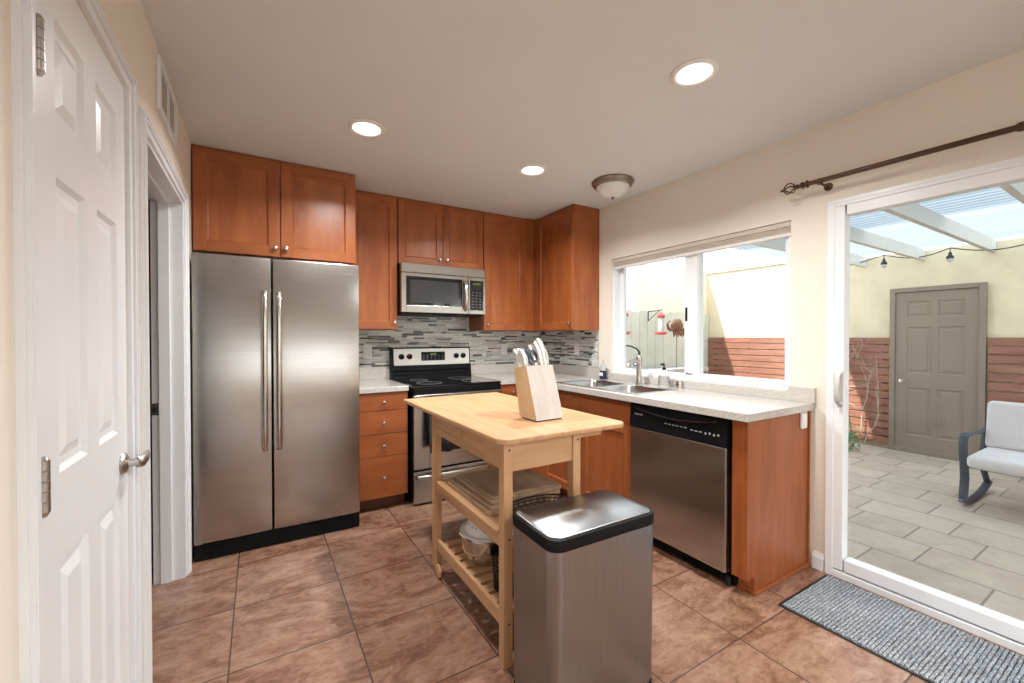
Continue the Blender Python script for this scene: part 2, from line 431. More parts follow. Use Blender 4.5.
# baseboards
def base_profile(t=.014, h=.09): return [(0, 0), (t, 0), (t, h * .72), (t * .55, h * .9), (t * .4, h), (0, h)]
def baseboard(name, p0, p1, nrm):
    # prism along p0->p1, profile out along nrm
    p0, p1, nrm = Vector(p0), Vector(p1), Vector(nrm); d = (p1 - p0)
    M = Matrix((( nrm.x, 0, d.x / d.length, p0.x), (nrm.y, 0, d.y / d.length, p0.y), (nrm.z, 1, d.z / d.length, p0.z), (0, 0, 0, 1)))
    b = MB(); b.prism(base_profile(), 0, d.length, M=M); return b
o = struct(baseboard('baseboard_right', (XR, -2.645, 0), (XR, SL1 + .003, 0), (-1, 0, 0)), 'baseboard_right', 'white_paint', 'short white baseboard between end cabinet and sliding door', 'baseboard')
struct(baseboard('b', (0, -2.09 + .07, 0), (0, DW0 - .09, 0), (1, 0, 0)), 'baseboard_left', 'white_paint', 'short white baseboard between the two left doors', 'baseboard')
struct(baseboard('b', (0, YB, 0), (0, P0 - .13, 0), (1, 0, 0)), 'baseboard_left_near', 'white_paint', 'white baseboard left of the panelled door', 'baseboard')

# casings
def casing(b, y0, y1, zt, w, proud=.018):
    # stepped moulding around an opening in the x=0 wall
    for (t, k0, k1) in ((proud * .62, 0, 1.0), (proud, .12, .55), (proud * 1.15, .18, .34)):
        a, c = w * k0, w * k1
        b.box(-.001, y0 - w + a, 0, t, y0 - w + c, zt + w - c, 0)
        b.box(-.001, y1 + w - c, 0, t, y1 + w - a, zt + w - c, 0)
        b.box(-.001, y0 - w + a, zt + w - c, t, y1 + w - a, zt + w - a, 0)
b = MB(); casing(b, P0 - .006, P1 + .003, PZ + .004, .056)
b.box(-.128, P0 + .0005, 0, -.0015, P0 + .003, PZ - .0105); b.box(-.128, P1 - .0055, 0, -.0015, P1 - .0005, PZ - .0105); b.box(-.128, P0 + .0005, PZ - .010, -.0015, P1 - .0005, PZ - .0005)
struct(b, 'trim_1', 'white_paint', 'white moulded casing around the panelled pantry door', 'trim')
b = MB(); casing(b, DW0 - .004, DW1 + .004, DWZ + .002, .055)
b.box(-.131, DW0 + .0005, 0, .002, DW0 + .016, DWZ - .0165); b.box(-.131, DW1 - .016, 0, .002, DW1 - .0005, DWZ - .0165); b.box(-.131, DW0 + .0005, DWZ - .016, .002, DW1 - .0005, DWZ - .0005)
b.box(-.10, DW1 - .028, 0, -.055, DW1 - .016, DWZ - .016); b.box(-.10, DW0 + .016, 0, -.055, DW0 + .028, DWZ - .016); b.box(-.10, DW0 + .016, DWZ - .028, -.055, DW1 - .016, DWZ - .016)
tr2 = struct(b, 'trim_2', 'white_paint', 'white jamb and casing of the open doorway beside the refrigerator', 'trim')
b = MB(); b.box(-.135, DW1 - .0185, .88, -.104, DW1 - .0165, .94); b.box(-.128, DW1 - .020, .895, -.111, DW1 - .0183, .925, mi=1)
b.build('strike_plate', ['nickel', 'dark_gap'], tr2)

# ---- pantry door (six panels)
d1 = thing('door_1', 'white six panel pantry door on the left wall', 'door', (0, P0 + .004, 0), kind='structure')
DWD, DHT = (P1 - P0) - .010, PZ - .012
def panel_door(w, h, t, ys, zs):
    """door slab in local y (width), z, front at x=0 facing +x, with sunk raised panels"""
    b = MB(); r = .010
    b.box(-t, 0, .008, -r, w, h)
    yy = [0] + [v for p in ys for v in p] + [w]; zz = [.008] + [v for p in zs for v in p] + [h]
    for i in range(0, len(yy), 2): b.box(-r, yy[i], .008, 0, yy[i + 1], h)
    for (a, c) in ys:
        for i in range(0, len(zz), 2): b.box(-r, a, zz[i], 0, c, zz[i + 1])
        for (z0, z1) in zs:
            # ogee slope ring + raised field
            def ring(m, x): return [(x, a + m, z0 + m), (x, c - m, z0 + m), (x, c - m, z1 - m), (x, a + m, z1 - m)]
            b.loft([ring(0, 0), ring(.004, -.004), ring(.010, -.0095), ring(.026, -.0095), ring(.048, -.0025)], cap0=False, smooth=False)
    return b
panel_door(DWD, DHT, .035, [(.105, .27), (.352, .517)], [(.225, .83), (1.01, 1.60), (1.715, 1.915)]).build('door_slab', 'white_paint', d1)
def hinge(z):
    b = MB(); h = .094
    b.box(-.0005, -.012, z - h / 2, .0015, .018, z + h / 2)
    for k in range(5):
        b.cyl((.011, -.001, z - h / 2 + k * h / 5 + .0008), (.011, -.001, z - h / 2 + (k + 1) * h / 5 - .0008), .0085, n=14)
    b.cyl((.011, -.001, z + h / 2), (.011, -.001, z + h / 2 + .006), .008, .004, 12)
    b.cyl((.011, -.001, z - h / 2 - .008), (.011, -.001, z - h / 2), .004, .008, 12)
    return b
for z in (1.800, 1.014, .24):
    hinge(z).build('hinge', 'hinge_metal', d1)
def lever(z, y):
    b = MB(); b.lathe([(.030, 0), (.031, .003), (.027, .010), (.020, .013), (.013, .016), (.011, .034), (.013, .040)], (0, y, z), 'X', 24)
    b.tube([(.036, y - .008, z), (.044, y + .004, z), (.045, y + .03, z + .001), (.044, y + .055, z + .003), (.042, y + .076, z + .005)], [.012, .014, .013, .012, .010], 12, flat=(1.25, .8))
    return b
lever(.915, DWD - .060).build('door_handle', 'hinge_metal', d1)

# ---- window (two sashes) in the right wall
w1 = thing('window_1', 'white vinyl sliding window above the sink', 'window', (3.05, 0, 0), kind='structure')
def frame_rect(b, x0, x1, y0, y1, z0, z1, w, wt=None, bev=.003):
    wt = wt or w
    b.box(x0, y0, z0, x1, y0 + w, z1, bev); b.box(x0, y1 - w, z0, x1, y1, z1, bev)
    b.box(x0, y0 + w, z0, x1, y1 - w, z0 + wt, bev); b.box(x0, y0 + w, z1 - wt, x1, y1 - w, z1, bev)
b = MB(); frame_rect(b, -.04, .075, WN0 + .001, WN1 - .001, WNZ0 + .001, WNZ1 - .001, .022); b.build('window_frame', 'white_vinyl', w1)
b = MB(); frame_rect(b, .02, .055, -1.885, WN1 - .024, WNZ0 + .024, WNZ1 - .024, .05, .02); b.build('fixed_sash', 'white_vinyl', w1)
b = MB(); frame_rect(b, -.022, .018, WN0 + .018, -1.782, WNZ0 + .024, WNZ1 - .024, .030, .03); b.box(-.021, -1.885, WNZ0 + .05, .0175, -1.80, WNZ1 - .05, .002)
b.build('sliding_sash', 'white_vinyl', w1)
b = MB(); b.box(.034, -1.84, WNZ0 + .04, .038, WN1 - .07, WNZ1 - .04); b.build('pane', 'pane_glass', w1)
b = MB(); b.box(-.004, WN0 + .045, WNZ0 + .05, .0, -1.88, WNZ1 - .05); b.build('pane', 'pane_glass', w1)
b = MB(); b.box(-.028, -1.806, 1.40, -.021, -1.790, 1.50, .002); b.build('window_latch', 'black_plastic', w1)
b = MB()
for k in range(2): b.tube([(-.024, -1.835 + .028 * k - .012, 1.012 + .004 * k), (-.026, -1.835 + .028 * k, 1.018 + .004 * k), (-.024, -1.835 + .028 * k + .012, 1.012)], .003, 6)
b.build('vent_lock', 'black_plastic', w1)

# ---- sliding patio door
d2 = thing('door_2', 'white framed sliding glass patio door at right', 'door', (XR, 0, 0), kind='structure')
b = MB(); frame_rect(b, -.018, .14, SL0 + .002, SL1 - .002, .0005, SLZ - .002, .036)
b.box(-.022, SL0 + .01, SLZ - .020, -.017, SL1 - .01, SLZ - .004); b.box(.02, SL0 + .04, .036, .03, SL1 - .04, .048)
b.build('door_frame', 'white_vinyl', d2)
def sash(b, x0, x1, y0, y1):
    b.box(x0, y0, .045, x1, y0 + .052, SLZ - .038, .003); b.box(x0, y1 - .044, .045, x1, y1, SLZ - .038, .003)
    b.box(x0, y0 + .052, .045, x1, y1 - .052, .108, .003); b.box(x0, y0 + .052, SLZ - .09, x1, y1 - .052, SLZ - .038, .003)
b = MB(); sash(b, -.014, .052, -3.66, SL1 - .037); b.build('sliding_sash', 'white_vinyl', d2)
b = MB(); sash(b, .062, .102, SL0 + .04, -3.60); b.build('fixed_sash', 'white_vinyl', d2)
b = MB(); b.box(.030, -3.61, .10, .036, SL1 - .08, SLZ - .085); b.build('pane', 'pane_glass', d2)
b = MB(); b.box(.080, SL0 + .09, .10, .086, -3.65, SLZ - .085); b.build('pane', 'pane_glass', d2)
b = MB()
yh = -2.773
b.tube([(-.016, yh, .93), (-.040, yh, .935), (-.056, yh, .955), (-.060, yh, 1.00), (-.060, yh, 1.03), (-.056, yh, 1.07), (-.040, yh, 1.088), (-.016, yh, 1.092)], .009, 10, flat=(1, 1.3))
b.box(-.020, yh - .014, .915, -.0135, yh + .014, 1.105, .003)
b.build('door_handle', 'handle_grey', d2)

# ================================================================ CABINETS
def knob(parent, x, y, z, name='knob'):
    b = MB(); b.lathe([(.006, 0), (.0055, .010), (.0075, .014), (.0135, .019), (.0145, .024), (.012, .029), (.004, .032)], (x, y, z), '-Y', 18)
    return b.build(name, 'nickel', parent)
def shaker(x0, x1, z0, z1, y, t=.020, fw=.062):
    """door in local frame, front at y-t facing -y"""
    b = MB(); yf = y - t
    b.box(x0, yf, z0, x0 + fw, y, z1, .0015, 0, 1); b.box(x1 - fw, yf, z0, x1, y, z1, .0015, 0, 1)
    b.box(x0 + fw, yf, z0, x1 - fw, y, z0 + fw, .0015, 1, 1); b.box(x0 + fw, yf, z1 - fw, x1 - fw, y, z1, .0015, 1, 1)
    a, c, d, e = x0 + fw, x1 - fw, z0 + fw, z1 - fw
    def ring(m, yy): return [(a + m, yy, d + m), (c - m, yy, d + m), (c - m, yy, e - m), (a + m, yy, e - m)]
    b.loft([ring(0, yf + .001), ring(.003, yf + .006), ring(.009, yf + .0095)], 0, False, True, smooth=False)
    b.box(a, yf + .0105, d, c, y - .002, e)
    return b
def drawer(x0, x1, z0, z1, y, t=.020, parent=None, kn=True, name='drawer'):
    b = MB(); b.box(x0, y - t, z0, x1, y, z1, .002, 0, 2)
    o = b.build(name, 'cherry_h', parent)
    if kn: knob(o, (x0 + x1) / 2, y - t, (z0 + z1) / 2)
    return o
def upper(name, label, loc, rz, w, d, z0, z1, doors, extra=None, fw=.062):
    t = thing(name, label, 'cabinet', (loc[0], loc[1], z0), rz); h = z1 - z0
    b = MB(); b.box(0, .0, 0, w, d, h, .001, 0, 1)
    if extra: extra(b, h)
    b.build('body', 'cherry_v', t)
    for (a, c, kx, zb, zt) in doors:
        o = shaker(a, c, zb, h - zt, -.001, fw=fw).build('door', ['cherry_v', 'cherry_h'], t)
        if kx is not None: knob(o, kx, -.021, zb + .055)
    return t
# local y=0 is the carcass front; carcass runs to +d
TOP = HC - .001
upper('upper_cabinet', 'wide reddish-brown two-door cabinet above the refrigerator', (.004, -.616, 0), 0, .936, .612, 1.802, TOP,
      [(.004, .462, .434, .004, .025), (.467, .932, .494, .004, .025)], fw=.068)
upper('upper_cabinet', 'narrow reddish-brown single-door wall cabinet between refrigerator and microwave', (.945, -.307, 0), 0, .378, .304, 1.345, TOP,
      [(.002, .374, .348, .004, .025)])
upper('upper_cabinet', 'short reddish-brown two-door wall cabinet directly above the microwave', (1.326, -.307, 0), 0, .790, .304, 1.893, TOP,
      [(.004, .392, .362, .004, .025), (.396, .786, .428, .004, .025)], fw=.056)
upper('upper_cabinet', 'reddish-brown single-door wall cabinet right of the microwave', (2.119, -.307, 0), 0, .555, .304, 1.345, TOP,
      [(.003, .462, .034, .004, .025)], extra=lambda b, h: b.box(.466, -.018, 0, .555, 0, h, .001))
upper('upper_cabinet', 'reddish-brown corner wall cabinet on the window wall with plain side panel', (2.697, -.004, 0), -PI / 2, .916, .290, 1.345, TOP,
      [(.372, .912, .884, .004, .025)], extra=lambda b, h: b.box(.0, -.018, 0, .368, 0, h, .001))

# base cabinets: local x along, y=0 carcass front, toe kick recessed
def base_box(b, w, d, top=.874, toe=.066, zk=.095):
    b.box(0, 0, zk, w, d, top, .001, 0, 1)
    if top < .87: b.box(0, 0, top, w, .018, .874, 0, 0); b.box(0, .018, top, .018, d, .874); b.box(w - .018, .018, top, w, d, .874)
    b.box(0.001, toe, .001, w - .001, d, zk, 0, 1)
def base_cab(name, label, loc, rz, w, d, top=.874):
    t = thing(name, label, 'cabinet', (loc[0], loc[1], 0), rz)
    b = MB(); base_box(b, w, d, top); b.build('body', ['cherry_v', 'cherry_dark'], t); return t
t = base_cab('base_cabinet', 'reddish-brown four-drawer base cabinet between refrigerator and range', (.945, -.617, 0), 0, .366, .614)
for z0, z1 in ((.742, .868), (.569, .738), (.402, .565), (.098, .398)):
    drawer(.003, .363, z0, z1, -.001, parent=t)
t = base_cab('base_cabinet', 'reddish-brown corner base cabinet just right of the range', (2.108, -.617, 0), 0, .262, .614)
drawer(.003, .259, .742, .868, -.001, parent=t)
o = shaker(.003, .259, .098, .738, -.001).build('door', ['cherry_v', 'cherry_h'], t); knob(o, .035, -.021, .68)
# sink run along the window wall (local x -> world -y)
def sinkrun():
    t = base_cab('base_cabinet', 'reddish-brown sink base cabinet behind the wooden cart', (2.395, -.640, 0), -PI / 2, 1.238, .40, .715)
    # false fronts and doors
    for (a, c) in ((.003, .26), (.264, .745), (.749, 1.235)):
        b = MB(); b.box(a, -.021, .722, c, -.001, .862, .002); b.build('false_front', 'cherry_h', t)
    o = shaker(.003, .26, .098, .716, -.001).build('door', ['cherry_v', 'cherry_h'], t); knob(o, .22, -.021, .66)
    o = shaker(.264, .745, .098, .716, -.001).build('door', ['cherry_v', 'cherry_h'], t); knob(o, .715, -.021, .66)
    o = shaker(.749, 1.235, .098, .716, -.001).build('door', ['cherry_v', 'cherry_h'], t); knob(o, .779, -.021, .66)
sinkrun()
t = thing('end_cabinet', 'reddish-brown end panel cabinet right of the dishwasher with toe notch', 'cabinet', (2.378, -2.545, 0), -PI / 2)
b = MB(); b.box(.0, -.002, .088, .056, .060, .874, .002); b.box(.0, .060, .001, .056, .100, .874)
b.build('filler_post', 'cherry_v', t)
b = MB()
b.prism([(0, .088), (.066, .088), (.066, .001), (.609, .001), (.609, .874), (0, .874)], .056, .078, M=Matrix(((0, 0, 1, 0), (1, 0, 0, 0), (0, 1, 0, 0), (0, 0, 0, 1))))
b.build('end_panel', 'cherry_v', t)
b = MB(); b.box(.0, .052, .0005, .056, .060, .018); b.box(.050, .052, .0005, .0785 + .010, .066, .018); b.box(.0785, .060, .0005, .0785 + .010, .609, .018, .002); b.box(.0785, .594, .018, .084, .609, .874)
b.build('shoe_moulding', 'cherry_h', t)

# ---- countertops
CT0, CT1 = .876, .914
t = thing('countertop', 'short grey speckled countertop between refrigerator and range', 'countertop', (.945, -.651, CT0))
b = MB(); b.box(0, 0, 0, .368, .649, CT1 - CT0, .003); b.build('slab', 'counter_stone', t)
b = MB(); b.box(0, .631, CT1 - CT0, .368, .649, .130, .002); b.build('backsplash_upstand', 'counter_stone', t)
t = thing('countertop', 'long L-shaped grey speckled countertop running under the window', 'countertop', (2.335, -2.647, CT0))
ox, oy = 2.335, -2.647; hh = CT1 - CT0
b = MB()
SK = (2.415, -1.870, 2.835, -1.035)   # sink cut-out
def bx(x0, y0, x1, y1): b.box(x0 - ox, y0 - oy, 0, x1 - ox, y1 - oy, hh)
bx(2.104, -.651, 2.335, -.002); bx(2.335, SK[3], XR - .001, -.002); bx(2.335, -2.647, XR - .001, SK[1])
bx(2.335, SK[1], SK[0], SK[3]); bx(SK[2], SK[1], XR - .001, SK[3])
b.build('slab', 'counter_stone', t)
b = MB()
b.box(2.104 - ox, -.020 - oy, hh, XR - .02 - ox, -.002 - oy, .130, .002)
b.box(XR - .020 - ox, -1.063 - oy, hh, XR - .001 - ox, -.002 - oy, .130, .002)
b.box(XR - .020 - ox, WN0 - oy, hh, XR - .001 - ox, -1.063 - oy, .093, .002)
b.box(XR - .020 - ox, -2.655 - oy, hh, XR - .001 - ox, WN0 - oy, .124, .002)
b.build('backsplash_upstand', 'counter_stone', t)

# ---- mosaic backsplash (thin strip tiles)
def mosaic(name, L, z0, z1, place, label, gaps=()):
    b = MB(); hrow = .0158; z = z0; rnd = random.Random(L)
    b.box(0, -.004, z0, L, -.0005, z1, mi=6)
    while z < z1 - .004:
        h = rnd.choice((.0105, .0158, .0158, .021)); h = min(h, z1 - z)
        x = -rnd.random() * .1
        while x < L:
            l = rnd.choice((.05, .075, .10, .10, .15, .2)); a, c = max(0, x), min(L, x + l)
            if c - a > .006:
                mi = rnd.choices(range(6), (26, 24, 14, 11, 18, 7))[0]
                b.box(a + .0008, -.007, z + .0008, c - .0008, -.0035, z + h - .0008, 0, mi)
            x += l
        z += h
    o = b.build(name, ['tile_a', 'tile_b', 'tile_c', 'tile_d', 'tile_e', 'tile_f', 'grout'])
    place(o); o['kind'] = 'structure'; tag(o, label, 'backsplash'); return o
def pl(o): o.location = (.945, -.0003, 0)
mosaic('backsplash_back', 2.04, 1.007, 1.50, pl, 'grey and black strip mosaic tiles on the wall behind the range')
def pl(o): o.location = (XR - .0003, -.008, 0); o.rotation_euler = (0, 0, -PI / 2)
mosaic('backsplash_side', .905, 1.007, 1.343, pl, 'grey and black strip mosaic tiles under the corner cabinet on the window wall')

# ---- sink
t = thing('kitchen_sink', 'double-bowl stainless steel sink set in the countertop', 'sink', (2.625, -1.4525, .914))
def bowl(y0, y1, x0=-.185, x1=.175, depth=.17):
    out = []
    for (m, z) in ((-.006, .0025), (0, .001), (.004, -.01), (.012, -.10), (.03, -depth + .01), (.07, -depth)):
        out.append([(x, y, z) for x, y in rrect(x0 + m, y0 + m, x1 - m, y1 - m, .06 - m * .3 if m > 0 else .06, 6)])
    b = MB(); b.loft(out, cap0=False, cap1=True)
    b.lathe([(.040, .001), (.038, .004), (.024, .002), (.001, .001)], ((x0 + x1) / 2, (y0 + y1) / 2, -depth), n=20)
    return b
bowl(-.395, -.018).build('bowl', 'sink_steel', t); bowl(.018, .395).build('bowl', 'sink_steel', t)
def rimplate():
    bm_outer = rrect(-.222, -.428, .222, .428, .05, 6)
    b = MB(); bm = bmesh.new()
    def loop(pts, z): 
        vs = [bm.verts.new((x, y, z)) for x, y in pts]
        return [bm.edges.new((vs[i], vs[(i + 1) % len(vs)])) for i in range(len(vs))]
    es = loop(bm_outer, .0028) + loop(rrect(-.190, -.400, .180, -.013, .062, 6), .0028) + loop(rrect(-.190, .013, .180, .400, .062, 6), .0028)
    bmesh.ops.triangle_fill(bm, edges=es, use_beauty=True)
    b._merge(bm)
    b.loft([[(x, y, .0028) for x, y in bm_outer], [(x, y, .0003) for x, y in rrect(-.226, -.432, .226, .432, .054, 6)]], cap0=False, cap1=False)
    return b
rimplate().build('rim', 'sink_steel', t)
# ---- faucet
t = thing('faucet', 'brushed nickel single-handle faucet behind the sink', 'faucet', (2.890, -1.475, .914))
b = MB(); b.lathe([(.030, .0), (.030, .006), (.024, .010), (.0215, .016), (.020, .06), (.020, .17), (.023, .18), (.025, .20), (.021, .222), (.010, .232)], (0, 0, 0), n=24)
b.build('body', 'nickel', t)
b = MB(); b.tube([(0, 0, .165), (-.03, .0, .185), (-.06, 0, .190), (-.09, 0, .180), (-.112, 0, .160), (-.12, 0, .145)], [.018, .018, .017, .0165, .017, .0185], 14)
b.build('spout', 'nickel', t)
b = MB(); b.tube([(0, 0, .225), (.004, .0, .25), (.0, .02, .275), (-.02, .055, .295), (-.05, .09, .302)], [.011, .009, .007, .006, .005], 10)
b.build('handle', 'dark_iron', t)
# ---- air gap cap
t = thing('air_gap', 'small brushed nickel air gap cap on countertop beside the soap dispenser', 'air gap', (2.945, -1.80, .914))
b = MB(); b.lathe([(.024, 0), (.024, .006), (.021, .008), (.021, .05), (.019, .056), (.001, .058)]); b.build('cap', 'nickel', t)
b = MB(); b.box(-.0225, -.012, .022, -.0205, .012, .030, .0005); b.build('slot', 'dark_gap', t)
# ---- white lantern soap dispenser
t = thing('soap_dispenser', 'white lattice soap dispenser with black pump by window', 'soap dispenser', (2.918, -1.69, .914))
b = MB(); b.lathe([(.034, 0), (.037, .004), (.037, .085), (.040, .09), (.036, .098), (.026, .112), (.016, .122), (.013, .126)], n=8 * 4); b.build('bottle', 'white_plastic', t)
b = MB()
for k in range(16):
    a = 2 * PI * k / 16; a2 = a + PI / 8
    for (z0, z1) in ((.012, .046), (.046, .080)):
        p = [( .0378 * math.cos(a + (a2 - a) * u), .0378 * math.sin(a + (a2 - a) * u), z0 + (z1 - z0) * u) for u in (0, .5, 1)]
        q = [( .0378 * math.cos(a2 - (a2 - a) * u), .0378 * math.sin(a2 - (a2 - a) * u), z0 + (z1 - z0) * u) for u in (0, .5, 1)]
        b.tube(p, .0016, 5); b.tube(q, .0016, 5)
b.build('lattice', 'second_shelf_grey', t)
b = MB(); b.cyl((0, 0, .126), (0, 0, .142), .014); b.cyl((0, 0, .142), (0, 0, .165), .005); b.tube([(0, 0, .165), (-.012, 0, .170), (-.036, .0, .164)], [.009, .008, .005], 10)
b.build('pump', 'black_plastic', t)
# ---- dish soap bottle
t = thing('dish_soap_bottle', 'dark blue dish soap bottle in the corner beside window', 'bottle', (2.93, -1.03, .914))
b = MB(); rings = []
for (rx, ry, z) in ((.020, .034, 0), (.022, .037, .006), (.022, .037, .05), (.019, .031, .075), (.021, .034, .095), (.017, .028, .118), (.010, .012, .133), (.010, .010, .142)):
    rings.append([(rx * math.cos(2 * PI * k / 20), ry * math.sin(2 * PI * k / 20), z) for k in range(20)])
b.loft(rings[:4]); b.build('bottle', 'navy_soap', t)
b = MB(); b.loft(rings[3:]); b.build('shoulder', 'clear_grey', t)
b = MB(); b.cyl((0, 0, .142), (0, 0, .163), .009, .007, 14); b.cyl((0, 0, .163), (0, 0, .174), .004, n=10); b.build('cap', 'clear_grey', t)
b = MB(); b.box(-.0235, -.022, .030, -.0215, .022, .060, .0005); b.build('label_band', 'white_plastic', t)
# blue round sticker on the glass
b = MB(); b.lathe([(.022, 0), (.022, .0012)], (3.0825, -1.26, 1.055), '-X', 24); b.lathe([(.010, .0012), (.010, .0016)], (3.0825, -1.26, 1.055), '-X', 16, mi=1)
o = b.build('round_sticker', ['blue_plastic', 'white_plastic']); tag(o, 'small round blue sticker on the window glass behind the faucet', 'sticker')

# ---- dishwasher
def text_mesh(body, size, mat, M, parent, name='lettering'):
    cu = bpy.data.curves.new('t', 'FONT'); cu.body = body; cu.size = size; cu.extrude = .0002; cu.align_x = 'CENTER'; cu.align_y = 'CENTER'
    ob = bpy.data.objects.new('t', cu); COL.objects.link(ob)
    dg = bpy.context.evaluated_depsgraph_get(); dg.update()
    me = bpy.data.meshes.new_from_object(ob.evaluated_get(dg)); me.transform(M)
    bpy.data.objects.remove(ob); me.materials.clear(); me.materials.append(MATS[mat])
    o = bpy.data.objects.new(name, me); COL.objects.link(o); o.parent = parent; return o
FRONT = Matrix.Rotation(PI / 2, 4, 'X')   # text facing -y
t = thing('dishwasher', 'stainless steel dishwasher with black control panel under countertop', 'dishwasher', (2.395, -1.886, 0), -PI / 2)
W = .648
b = MB(); b.box(.004, .004, .10, W - .004, .56, .872); b.box(.004, .035, .002, W - .004, .56, .10); b.build('body', 'black_rubber', t)
b = MB(); b.box(.006, -.044, .088, W - .006, .0, .722, .006, 0, 2); b.build('door', 'steel_brushed', t)
b = MB(); b.prism([(-.046, .724), (0, .724), (0, .868), (-.030, .868), (-.036, .862)], .003, W - .003, M=Matrix(((0, 0, 1, 0), (1, 0, 0, 0), (0, 1, 0, 0), (0, 0, 0, 1))))
cp = b.build('control_panel', 'black_plastic', t)
b = MB()
b.tube([(.05 + (W - .10) * k / 12, -.050 + .004 * abs(k - 6) / 6, .846 - .028 * math.sin(PI * k / 12)) for k in range(13)], .006, 8)
b.build('handle_lip', 'black_gloss', cp)
for k in range(6): MB().box(.27 + k * .026, -.0468, .782, .286 + k * .026, -.0455, .787).build('button', 'button_print', cp)
for k in range(3): MB().box(.44 + k * .026, -.0468, .776, .456 + k * .026, -.0455, .781).build('button', 'button_print', cp)
for k in range(4): MB().lathe([(.006, 0), (.006, .001)], (.53 + k * .024, -.0455, .776 + .004 * (k % 2)), '-Y', 12).build('button', 'button_print', cp)
text_mesh('FRIGIDAIRE', .0125, 'button_print', Matrix.Translation((.075, -.0455, .806)) @ FRONT, cp)
b = MB(); b.box(.004, .030, .012, W - .004, .036, .088); b.box(.02, .026, .03, W - .02, .031, .036); b.build('kick_plate', 'black_plastic', t)
b = MB(); b.cyl((W - .03, .02, .0), (W - .03, .02, .05), .012); b.build('foot', 'black_rubber', t)

# ---- refrigerator
t = thing('refrigerator', 'side-by-side stainless steel refrigerator against the left wall', 'refrigerator', (.019, -.758, 0))
FW = .903
b = MB(); b.box(0, 0, .02, FW, .745, 1.750, .004); b.build('body', 'black_plastic', t)
def fdoor(x0, x1):
    b = MB(); prof = []
    n = 10; yf = -.072
    for i in range(n + 1):
        u = i / n; prof.append((x0 + (x1 - x0) * u, yf - .004 * math.sin(PI * u)))
    # rounded outer/inner vertical edges
    prof[0] = (x0, yf + .010); prof.insert(1, (x0 + .004, yf + .002)); prof[-1] = (x1 - .004, yf + .002); prof.append((x1, yf + .010))
    poly = prof + [(x1, -.006), (x0, -.006)]
    b.prism(poly, .105, 1.760, bev=.004, smooth=True); return b
GAPX = .3935
d = fdoor(.0, GAPX - .003).build('freezer_door', 'steel_brushed', t)
def fh(x):
    b = MB(); yf = -.075
    b.tube([(x, yf + .004, .60), (x, yf - .028, .605), (x, yf - .045, .63), (x, yf - .050, .75), (x, yf - .050, 1.40), (x, yf - .045, 1.52), (x, yf - .028, 1.548), (x, yf + .004, 1.553)], .012, 12, flat=(.9, 1.25)); return b
fh(GAPX - .040).build('handle', 'nickel', d)
d = fdoor(GAPX + .003, FW).build('refrigerator_door', 'steel_brushed', t)
fh(GAPX + .034).build('handle', 'nickel', d)
text_mesh('FRIGIDAIRE', .017, 'second_shelf_grey', Matrix.Translation((FW - .085, -.0765, 1.70)) @ FRONT, d)
b = MB(); b.box(.002, -.060, .006, FW - .002, -.01, .098, .003)
for k in range(5): b.box(.06, -.065, .016 + k * .015, FW - .03, -.058, .023 + k * .015, .001)
b.build('kick_grille', 'black_plastic', t)
b = MB(); b.box(.006, -.066, .0985, .040, -.02, .1045, .001); b.build('door_hinge', 'nickel', t)
for x in (.01, FW - .08): MB().box(x, -.05, 1.751, x + .07, .03, 1.768, .003).build('top_hinge_cover', 'black_plastic', t)

# ---- microwave
t = thing('microwave_oven', 'stainless steel over-range microwave under the short cabinet', 'microwave', (1.329, -.365, 1.484))
MW, MH = .764, .405
b = MB(); b.box(0, 0, 0, MW, .355, MH, .003); b.box(.02, -.03, -.012, MW - .02, .34, .0); b.build('body', 'black_plastic', t)
b = MB(); b.box(.001, -.046, MH - .078, MW - .001, 0, MH - .001, .006); b.build('top_vent_panel', 'steel_brushed', t)
b = MB(); frame_rect_x = None
def front_frame(b, x0, x1, z0, z1, y0, y1, wl, wr, wb, wt_, bev=.003):
    b.box(x0, y0, z0, x0 + wl, y1, z1, bev); b.box(x1 - wr, y0, z0, x1, y1, z1, bev)
    b.box(x0 + wl, y0, z0, x1 - wr, y1, z0 + wb, bev); b.box(x0 + wl, y0, z1 - wt_, x1 - wr, y1, z1, bev)
front_frame(b, .001, .592, .002, MH - .080, -.045, 0, .040, .055, .060, .028)
d = b.build('door', 'steel_brushed', t)
b = MB(); b.box(.040, -.0425, .060, .538, -.004, MH - .106, .002); b.build('window', 'black_gloss', d)
b = MB(); b.box(.075, -.0432, .085, .50, -.0424, MH - .135, .0); b.build('window_screen', 'dark_screen', d)
b = MB(); b.tube([(.566, -.040, .030), (.564, -.066, .05), (.562, -.082, .10), (.562, -.086, .165), (.562, -.082, .23), (.564, -.066, .275), (.566, -.040, .292)], .012, 12, flat=(.8, 1.5)); b.build('handle', 'nickel', d)
b = MB(); front_frame(b, .596, MW - .001, .002, MH - .080, -.045, 0, .016, .020, .035, .028); cpn = b.build('control_surround', 'steel_brushed', t)
b = MB(); b.box(.612, -.0425, .037, MW - .021, -.004, MH - .108, .002); b.build('control_panel', 'black_gloss', cpn)
for r in range(6):
    for c in range(3): MB().box(.632 + c * .036, -.0432, .06 + r * .026, .646 + c * .036, -.0424, .064 + r * .026).build('button', 'second_shelf_grey', cpn)
b = MB(); b.box(.64, -.0432, .262, .715, -.0424, .278); b.build('display', 'clock_glow', cpn)

